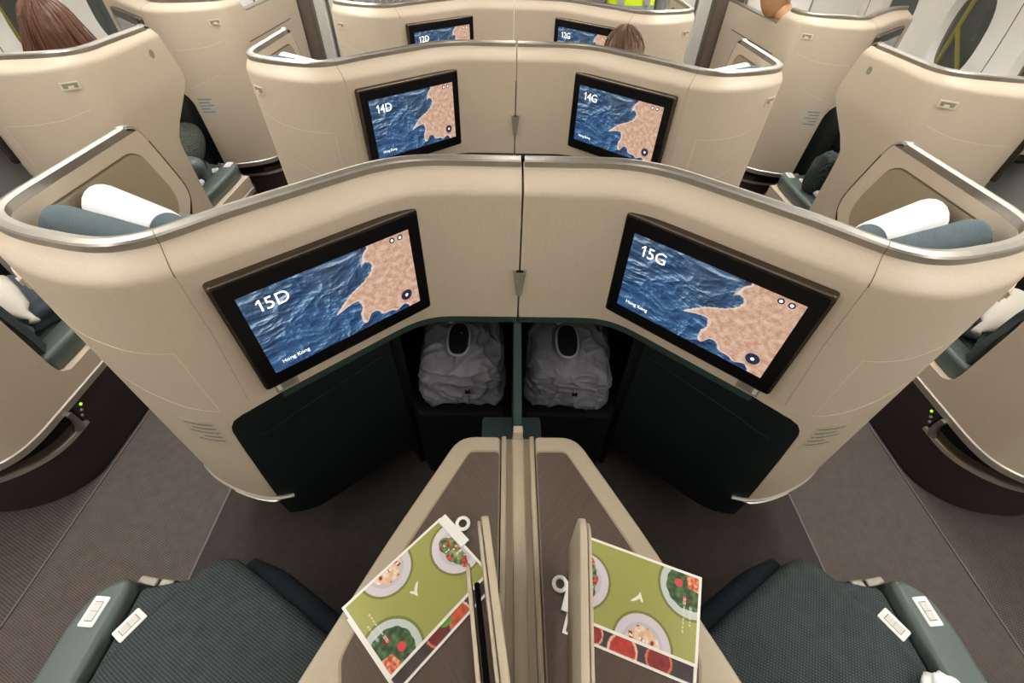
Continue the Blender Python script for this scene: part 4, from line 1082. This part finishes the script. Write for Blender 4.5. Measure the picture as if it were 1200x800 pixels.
def hair_cap(Tm, m, parent, long=False, length=.0, cut=-.045):
    def f(p):
        q = p.copy()
        if q.y > .25 and q.z < .45: q.y = .25+(q.y-.25)*.2
        a = math.atan2(p.x, p.y)
        return q*(1+.02*noise.noise(p*5)+.016*noise.noise(Vector((a*14, p.z*1.2, 3)))+.010*noise.noise(Vector((a*45, p.z*2.5, 0))))
    b = ellipsoid((0, -.014, .022), (.088, .106, .116) if not long else (.092, .104, .116), None, 180, 60, f)
    if long:
        for v in b.verts:
            if v.co.z < .02 and v.co.y < .06:
                k = (.02-v.co.z)/.1; v.co.z -= length*k; v.co.y -= .03*k; v.co.x *= 1+.30*k
    else:
        bmesh.ops.bisect_plane(b, geom=b.verts[:]+b.edges[:]+b.faces[:], plane_co=(0, 0, cut), plane_no=(0, .35, -1), clear_outer=True)
    xf(b, Tm); h = build('hair', b, m, parent, smooth=True)
    # loose strands lying over the cap
    rnd = random.Random(5); b = bmesh.new()
    for i in range(150):
        a = rnd.uniform(0, 2*math.pi); ln = rnd.uniform(.6, 1.0); pts = []
        if not long and math.cos(a) > .6: ln *= .6
        for t in range(9):
            th = (.08+t/8*(1.35 if long else (1.25 if cut < 0 else .85))*ln)
            p = Vector((math.sin(a)*math.sin(th), math.cos(a)*math.sin(th), math.cos(th)))
            q = Vector((p.x*.091, p.y*(.107 if p.y < 0 else .095), p.z*.118))*(1.01+.02*noise.noise(p*4+Vector((i, 0, 0))))+Vector((0, -.014, .022))
            pts.append(q)
        if long and math.cos(a) < .3:
            e = pts[-1]; pts += [e+Vector((e.x*.25*k, -.01*k, -.05*k)) for k in (1, 2, 3, 4)]
        tube(pts, .0016, 4, bm=b)
    xf(b, Tm); build('hair_strands', b, m, parent, smooth=True)
    return h
def hand(bm, w, d, s, up=Vector((0, 0, 1))):
    """palm + five fingers leaving wrist w in direction d"""
    d = d.normalized(); sd = d.cross(up).normalized()*s; n = sd.cross(d).normalized()
    c = w+d*.045
    b = bbox((0, 0, 0), (.080, .090, .028), 0, .012, 3)
    xf(b, Matrix.Translation(c) @ Matrix((sd, d, n)).transposed().to_4x4()); merge(bm, b)
    for i, L in enumerate((.066, .076, .072, .056)):
        a = w+d*.085+sd*(-.030+.020*i); tube([a, a+d*L*.45-n*.004*s, a+d*L*.8-n*.018*s, a+d*L-n*.030*s], [.0088, .0085, .0078, .0060], 8, bm=bm)
    a = w+d*.03-sd*.038; tube([a, a-sd*.022+d*.025, a-sd*.030+d*.055], [.011, .010, .007], 8, bm=bm)
def neck(parent, hc, T):
    top = hc+Vector((0, 0, -.05)); bot = T @ Vector((0, .0, .50)); mid = top.lerp(bot, .5)+Vector((0, 0, -.01))
    build('neck', tube([top, top.lerp(mid, .5), mid, mid.lerp(bot, .5), bot], [.056, .055, .057, .066, .080], 16), SKIN, parent, smooth=True)
def person_seated(base, yaw, lean, top_m, label, hair, s, skin_arm=False):
    """base: point on the seat under the pelvis"""
    T = Matrix.Translation(base) @ Matrix.Rotation(yaw, 4, 'Z')
    root = thing('person', base, label, 'person')
    sh = Vector((lean[0], lean[1], 0))
    def W(x, y, z): return T @ Vector((x+sh.x*max(0, z-.1)/.6, y+sh.y*max(0, z-.1)/.6, z))
    V = [W(0, 0, .10), W(0, .0, .28), W(0, 0, .44), W(0, 0, .56), W(0, .01, .64),
         W(-.17, 0, .53), W(-.21, .04, .27), W(-.13, .25, .20), W(.17, 0, .53), W(.21, .04, .27), W(.13, .25, .20),
         W(-.10, .05, .08), W(-.11, .42, .09), W(-.11, .45, -.30), W(.10, .05, .08), W(.11, .42, .09), W(.11, .45, -.30)]
    E_ = [(0, 1), (1, 2), (2, 3), (3, 4), (2, 5), (5, 6), (6, 7), (2, 8), (8, 9), (9, 10), (0, 11), (11, 12), (12, 13), (0, 14), (14, 15), (15, 16)]
    rad = [(.14, .11), (.13, .10), (.15, .10), .062, .052, .062, .046, .032, .062, .046, .032, .085, .065, .045, .085, .065, .045]
    body = skin_body('body', V, E_, rad, top_m, root)
    bm = bmesh.new(); hand(bm, W(-.13, .25, .20), T.to_3x3() @ Vector((.2, 1, -.1)), 1); hand(bm, W(.13, .25, .20), T.to_3x3() @ Vector((-.2, 1, -.1)), -1)
    build('hands', bm, SKIN, root, smooth=True)
    return root, W(0, .015, .74), T
TOPG = mat('black top', (40, 40, 44), .9); TOPT = mat('tan knit top', (190, 142, 100), .85, bump=.4, bscale=80)
root, hc, T = person_seated(Vector((-1.99, 2.10, .45)), R(25), (.0, .02), TOPG, 'person with long auburn hair seated by the left windows, seen from behind', None, 1)
h_, Tm = head(Vector((-1.95, 2.24, 1.195)), R(25), 0, root, 1.08); hair_cap(Tm, HAIR_R, root, True, .20); neck(root, Vector((-1.95, 2.24, 1.195)), T)
root, hc, T = person_seated(Vector((.66, 2.14, .42)), R(20), (-.05, .05), TOPG, 'person with short brown hair seated in front of monitor 12G, only the crown showing', None, 1)
h_, Tm = head(Vector((.475, 2.30, 1.135)), R(15), R(-6), root); hair_cap(Tm, HAIR_B, root); neck(root, Vector((.475, 2.30, 1.135)), T)
root, hc, T = person_seated(Vector((1.95, 3.40, .47)), R(-20), (-.10, .06), TOPT, 'person in a tan top seated by the right windows behind the low ledge', None, 1)
h_, Tm = head(Vector((1.665, 3.50, 1.265)), R(-50), R(4), root, 1.18); hair_cap(Tm, HAIR_B, root, cut=.03); neck(root, Vector((1.68, 3.50, 1.265)), T)
# standing crew member in a high visibility vest
root = thing('person', (.88, 4.12, 0), 'person in a yellow high visibility vest with grey bands standing beyond the third row', 'person')
def W(x, y, z): return Vector((.88+x, 4.12+y, z))
V = [W(0, 0, .98), W(0, 0, 1.15), W(0, 0, 1.36), W(0, 0, 1.47), W(0, .01, 1.54), W(-.17, 0, 1.40), W(-.23, -.01, 1.12), W(-.22, -.06, .88), W(.17, 0, 1.40), W(.23, -.01, 1.12), W(.22, -.06, .88)]
skin_body('body', V, [(0, 1), (1, 2), (2, 3), (3, 4), (2, 5), (5, 6), (6, 7), (2, 8), (8, 9), (9, 10)], [(.15, .11), (.14, .10), (.155, .105), .065, .055, .065, .048, .033, .065, .048, .033], SHIRT, root)
V = [W(0, 0, 1.0), W(-.10, 0, .92), W(-.10, -.01, .52), W(-.10, 0, .10), W(-.10, -.12, .045), W(.10, 0, .92), W(.10, -.01, .52), W(.10, 0, .10), W(.10, -.12, .045)]
skin_body('trousers', V, [(0, 1), (1, 2), (2, 3), (3, 4), (0, 5), (5, 6), (6, 7), (7, 8)], [(.15, .11), .095, .068, .048, .04, .095, .068, .048, .04], TROUS, root)
def vest(z0, z1, g, nm, m_):
    A = []; B = []
    for i in range(9):
        z = z0+(z1-z0)*i/8; rx = .172+.012*math.sin((z-.9)*5)+g; ry = .130+g
        A.append([W(math.copysign(abs(math.cos(a))**.8, math.cos(a))*rx, math.sin(a)*ry, z) for a in [2*math.pi*k/40 for k in range(41)]])
        B.append([W(math.copysign(abs(math.cos(a))**.8, math.cos(a))*(rx-.006), math.sin(a)*(ry-.006), z) for a in [2*math.pi*k/40 for k in range(41)]])
    return build(nm, solid_grid(A, B), m_, root, smooth=True, sm_angle=R(50))
v_ = vest(.84, 1.42, 0, 'safety_vest', HIVIS)
for a, b_ in ((.90, .95), (1.055, 1.105)): vest(a, b_, .003, 'reflective_band', REFL)
for x in (-.095, .095):
    build('reflective_stripe', bbox(W(x, -.134, 1.26), (.05, .006, .30), bev=.002), REFL, root)
bm = bmesh.new(); hand(bm, W(-.22, -.06, .88), Vector((0, -.2, -1)), 1, Vector((0, 1, 0))); hand(bm, W(.22, -.06, .88), Vector((0, -.2, -1)), -1, Vector((0, 1, 0)))
build('hands', bm, SKIN, root, smooth=True)
h_, Tm = head(W(0, -.01, 1.66), R(180), 0, root); hair_cap(Tm, HAIR_B, root)

# ------------------------------------------------------------------ world and view
w = bpy.data.worlds.new('world'); scene.world = w; w.use_nodes = True
w.node_tree.nodes['Background'].inputs[0].default_value = (.31, .31, .29, 1); w.node_tree.nodes['Background'].inputs[1].default_value = 1.5
vs = scene.view_settings; vs.view_transform = 'Standard'; vs.look = 'None'; vs.gamma = 1; vs.use_curve_mapping = False; vs.exposure = 0.0
